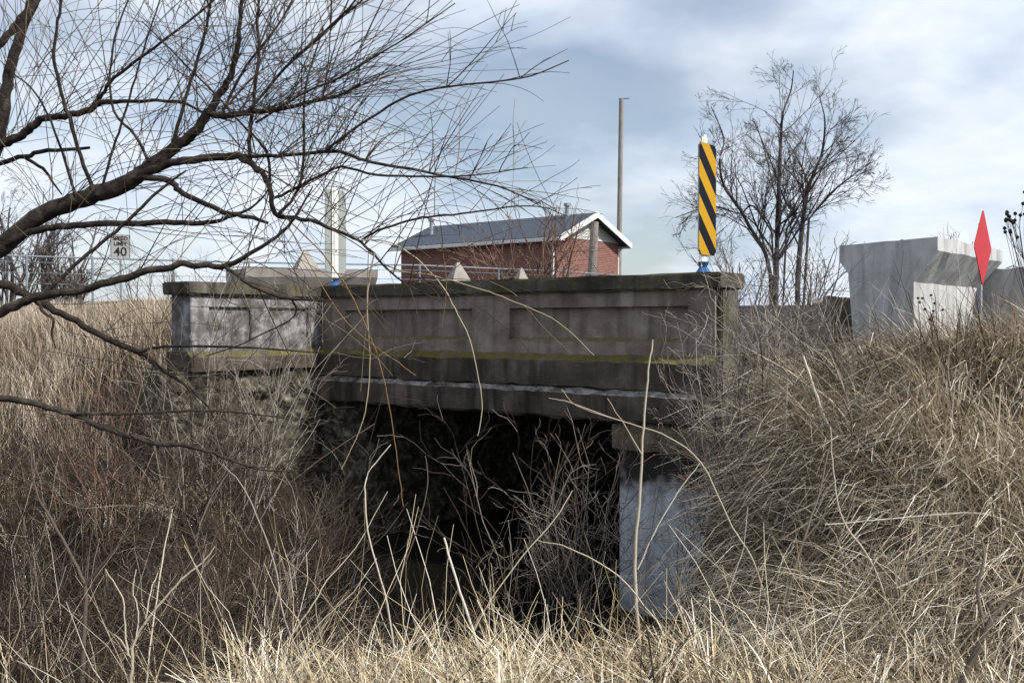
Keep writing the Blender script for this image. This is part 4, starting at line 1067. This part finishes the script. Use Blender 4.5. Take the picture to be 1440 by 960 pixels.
def tufts(name, m_, cx, cy, per, L0, L1, w0, w1, az0, spread, lean, curl, seed, label, rad=.09):
    """fountains of long blades round tuft centres"""
    gg = np.random.default_rng(seed)
    k = len(cx) * per
    ci = np.repeat(np.arange(len(cx)), per)
    a_ = gg.uniform(0, 2 * math.pi, k); q_ = rad * np.sqrt(gg.uniform(0, 1, k))
    x = cx[ci] + np.cos(a_) * q_; y = cy[ci] + np.sin(a_) * q_
    sc_ = gg.uniform(.7, 1.25, len(cx))[ci]
    az = az0 + gg.normal(0, .35, len(cx))[ci] + gg.normal(0, spread, k)
    return blades(name, m_, x, y, gg.uniform(L0, L1, k) * sc_, gg.uniform(w0, w1, k), az, np.abs(gg.normal(lean, .3, k)), gg.uniform(curl * .4, curl * 1.4, k), seed, label, segs=6)

def scatter(n, px0, px1, z0, z1, seed, test):
    """ground points uniform in plan inside a wedge of the view; test picks the ones kept"""
    gg = np.random.default_rng(seed)
    y = np.sqrt(gg.uniform(z0 ** 2, z1 ** 2, n)); x = (gg.uniform(px0, px1, n) - 720) / F * y
    k = test(x, y)
    return x[k], y[k], gg
def rd(x, y): return (x - O2[0]) * RV[0] + (y - O2[1]) * RV[1], (x - O2[0]) * VV[0] + (y - O2[1]) * VV[1]
def clump(x, y, s, lo): return (vnoise(x * s + 11, y * s + 4) + .5) > lo

# foreground mound: pale matted straw
x, y, gg = scatter(25000, 300, 1480, 3.3, 6.2, 1, lambda x, y: (chan_dist(x, y) > 1.25) & (rd(x, y)[1] < -1.6) & (x / y < .42 + .2 * (y < 4.4)))
n = len(x)
blades('straw_grass', 'straw', x, y, gg.uniform(.10, .28, n), gg.uniform(.003, .009, n), gg.uniform(0, 6.28, n), np.abs(gg.normal(.75, .4, n)), gg.uniform(.2, 1.5, n), 1, 'matted pale straw grass across the foreground')
x, y, gg = scatter(1500, 330, 1480, 3.4, 5.0, 2, lambda x, y: (chan_dist(x, y) > .95) & clump(x, y, 1.6, .42))
n = len(x)
blades('tall_straw', 'straw', x, y, gg.uniform(.2, .5, n), gg.uniform(.003, .006, n), gg.normal(2.6, 1.3, n), np.abs(gg.normal(.45, .3, n)), gg.uniform(-.1, .8, n), 2, 'tall loose straw stems standing in the foreground', segs=5)
# right bank: long grass combed downhill
DOWN = math.atan2(-VV[1], -VV[0])
x, y, gg = scatter(9000, 1020, 1560, 3.8, 7.6, 3, lambda x, y: (rd(x, y)[0] > .1) & (rd(x, y)[1] > -3.4) & (rd(x, y)[1] < .6))
n = len(x)
blades('bank_grass', 'bank_straw', x, y, gg.uniform(.2, .55, n), gg.uniform(.0025, .0055, n), DOWN + gg.normal(-.35, .55, n), np.abs(gg.normal(.7, .35, n)), gg.uniform(.5, 1.6, n), 3, 'long brown grass combed down the right bank', segs=5)
x, y, gg = scatter(700, 1060, 1560, 4.2, 7.8, 31, lambda x, y: (rd(x, y)[0] > .5) & (rd(x, y)[1] > -2.9) & (rd(x, y)[1] < -.35) & clump(x, y, 2.2, .36))
tufts('tussock_grass', 'bank_straw', x, y, 70, .35, .85, .004, .012, DOWN - .3, .5, .45, 1.8, 32, 'overhanging tussocks of long tan grass on the right bank')
x, y, gg = scatter(230, 320, 1480, 3.5, 5.3, 33, lambda x, y: (chan_dist(x, y) > 1.2) & (rd(x, y)[1] < -1.6))
tufts('straw_tussock', 'straw', x, y, 60, .2, .5, .004, .012, 2.0, 1.6, .5, 1.3, 34, 'flattened clumps of pale straw in the foreground')
x, y, gg = scatter(150, -40, 380, 4.3, 9.5, 35, lambda x, y: (chan_dist(x, y) > 1.2) & clump(x, y, 1.1, .5) & ~((rd(x, y)[0] > -5.4) & (rd(x, y)[1] > -2.2)))
tufts('straw_tussock', 'straw', x, y, 60, .2, .45, .003, .007, 5.0, 1.8, .5, 1.4, 36, 'pale straw clumps among the brush of the left bank')
# top of the right bank: tall pale grass leaning left in front of the girders
x, y, gg = scatter(15000, 1090, 1600, 6.0, 13, 4, lambda x, y: (rd(x, y)[1] > -.9) & (rd(x, y)[0] > .55))
n = len(x)
blades('tall_grass', 'top_straw', x, y, gg.uniform(.18, .6, n) * np.clip((x / y - .2) / .25, .4, 1), gg.uniform(.002, .005, n), math.pi + gg.normal(0, .8, n), np.abs(gg.normal(.33, .22, n)), gg.uniform(-.1, .7, n), 4, 'tall pale grass leaning left around the girders', segs=5)
# left bank
x, y, gg = scatter(22000, -80, 520, 4.2, 15, 5, lambda x, y: (chan_dist(x, y) > 1.0) & ((rd(x, y)[1] < -.1) | (rd(x, y)[0] < -5.3)) & ~((rd(x, y)[0] > -5.2) & (rd(x, y)[1] > -2.0)))
n = len(x)
hi = sstep(-2.6, -.2, rd(x, y)[1])
blades('bank_grass', 'brown_straw', x, y, gg.uniform(.15, .5, n), gg.uniform(.003, .007, n), gg.uniform(0, 6.28, n), np.abs(gg.normal(.45, .35, n)), gg.uniform(0, 1.3, n), 5, 'brown dead grass on the left bank', segs=4)
x, y, gg = scatter(26000, -80, 420, 8.5, 19, 6, lambda x, y: (rd(x, y)[1] > -2.2) & (rd(x, y)[0] < -5.4))
n = len(x)
blades('tan_grass', 'top_straw', x, y, gg.uniform(.2, .55, n), gg.uniform(.004, .009, n), gg.uniform(0, 6.28, n), np.abs(gg.normal(.3, .25, n)), gg.uniform(0, .9, n), 6, 'tan standing grass at the top of the left bank')
# far field
x, y, gg = scatter(60000, -200, 1640, 15, 60, 7, lambda x, y: (rd(x, y)[1] > 7.5))
n = len(x)
blades('field_grass', 'top_straw', x, y, gg.uniform(.15, .4, n), gg.uniform(.012, .03, n), gg.uniform(0, 6.28, n), np.abs(gg.normal(.3, .25, n)), gg.uniform(0, .9, n), 7, 'tan grass field beyond the road')

# fallen and standing fine twigs matted through the brush: nobody could count them
def tangle(name, m_, n, px0, px1, z0, z1, seed, label, test, L0, L1, lift, upr=.5, rr=(.0012, .003)):
    x, y, gg = scatter(n, px0, px1, z0, z1, seed, test)
    z = height(x, y)
    lines = []
    for a, b_, c_ in zip(x, y, z):
        d = unit(np.array([gg.normal(0, 1), gg.normal(0, 1), gg.normal(upr, .6)]))
        Ln = gg.uniform(L0, L1)
        pts = wander((a, b_, c_ + gg.uniform(0, lift)), d, Ln, 5, .16, -.02, gg)
        r0 = gg.uniform(*rr)
        lines.append((pts, np.linspace(r0, r0 * .4, 6), float(np.clip(gg.beta(.7, .9), 0, 1))))
    tag(link(name, tubes_mesh(name, lines, 3), m_), label, 'brush', kind='stuff')
tangle('brush', 'dark_twig', 2600, -60, 470, 4.4, 9.6, 81, 'tangled dead twigs covering the left bank', lambda x, y: (chan_dist(x, y) > .45) & ~((rd(x, y)[0] > -5.0) & (rd(x, y)[1] > -1.0)), .25, .9, .35, .7, (.0016, .005))
tangle('brush', 'grey_twig', 1000, 985, 1200, 5.4, 8.0, 82, 'tangled grey twigs on the slope right of the abutment', lambda x, y: (rd(x, y)[0] > .1) & (rd(x, y)[1] < -.05), .2, .6, .45, .6)
tangle('brush', 'dark_twig', 900, 980, 1330, 4.6, 6.4, 83, 'dark twigs in the hollow of the right bank', lambda x, y: rd(x, y)[1] < -1.0, .2, .6, .3, .5)
tangle('brush', 'straw', 1500, 300, 1480, 3.5, 5.8, 84, 'loose straw lying over the foreground', lambda x, y: chan_dist(x, y) > .9, .2, .6, .25, .25, (.001, .002))
tangle('straw_stems', 'straw', 480, 320, 1480, 3.5, 4.8, 85, 'slender straw stems standing up in the foreground', lambda x, y: chan_dist(x, y) > .8, .3, 1.05, .02, 1.4, (.0012, .0034))
tangle('dead_stems', 'shrub_twig', 300, -60, 440, 4.3, 10.5, 86, 'upright dead weed stems standing on the left bank', lambda x, y: (chan_dist(x, y) > .8) & ~((rd(x, y)[0] > -5.2) & (rd(x, y)[1] > -1.9)), .5, 1.2, .02, 2.6, (.002, .0045))
tangle('dead_stems', 'stalk', 95, -40, 520, 3.7, 6.0, 87, 'bleached bent weed stems at the lower left', lambda x, y: chan_dist(x, y) > .8, .4, .95, .02, 1.5, (.0015, .0032))
tangle('dead_stems', 'grey_twig', 260, 940, 1440, 4.4, 7.6, 88, 'upright dead weed stems on the right bank', lambda x, y: rd(x, y)[0] > -.3, .4, 1.0, .02, 2.0, (.0018, .004))
tangle('brush', 'dark_twig', 500, 380, 500, 7.0, 10.4, 89, 'dark twigs choking the creek edge below the left abutment', lambda x, y: (chan_dist(x, y) > .5) & (chan_dist(x, y) < 2.2) & (rd(x, y)[1] < -.1), .25, .8, .4, .8, (.0018, .004))
tangle('brush', 'dark_twig', 450, 330, 640, 4.9, 7.2, 90, 'dark tangled twigs in front of the creek opening', lambda x, y: chan_dist(x, y) > .2, .3, .9, .2, 1.0, (.0018, .004))
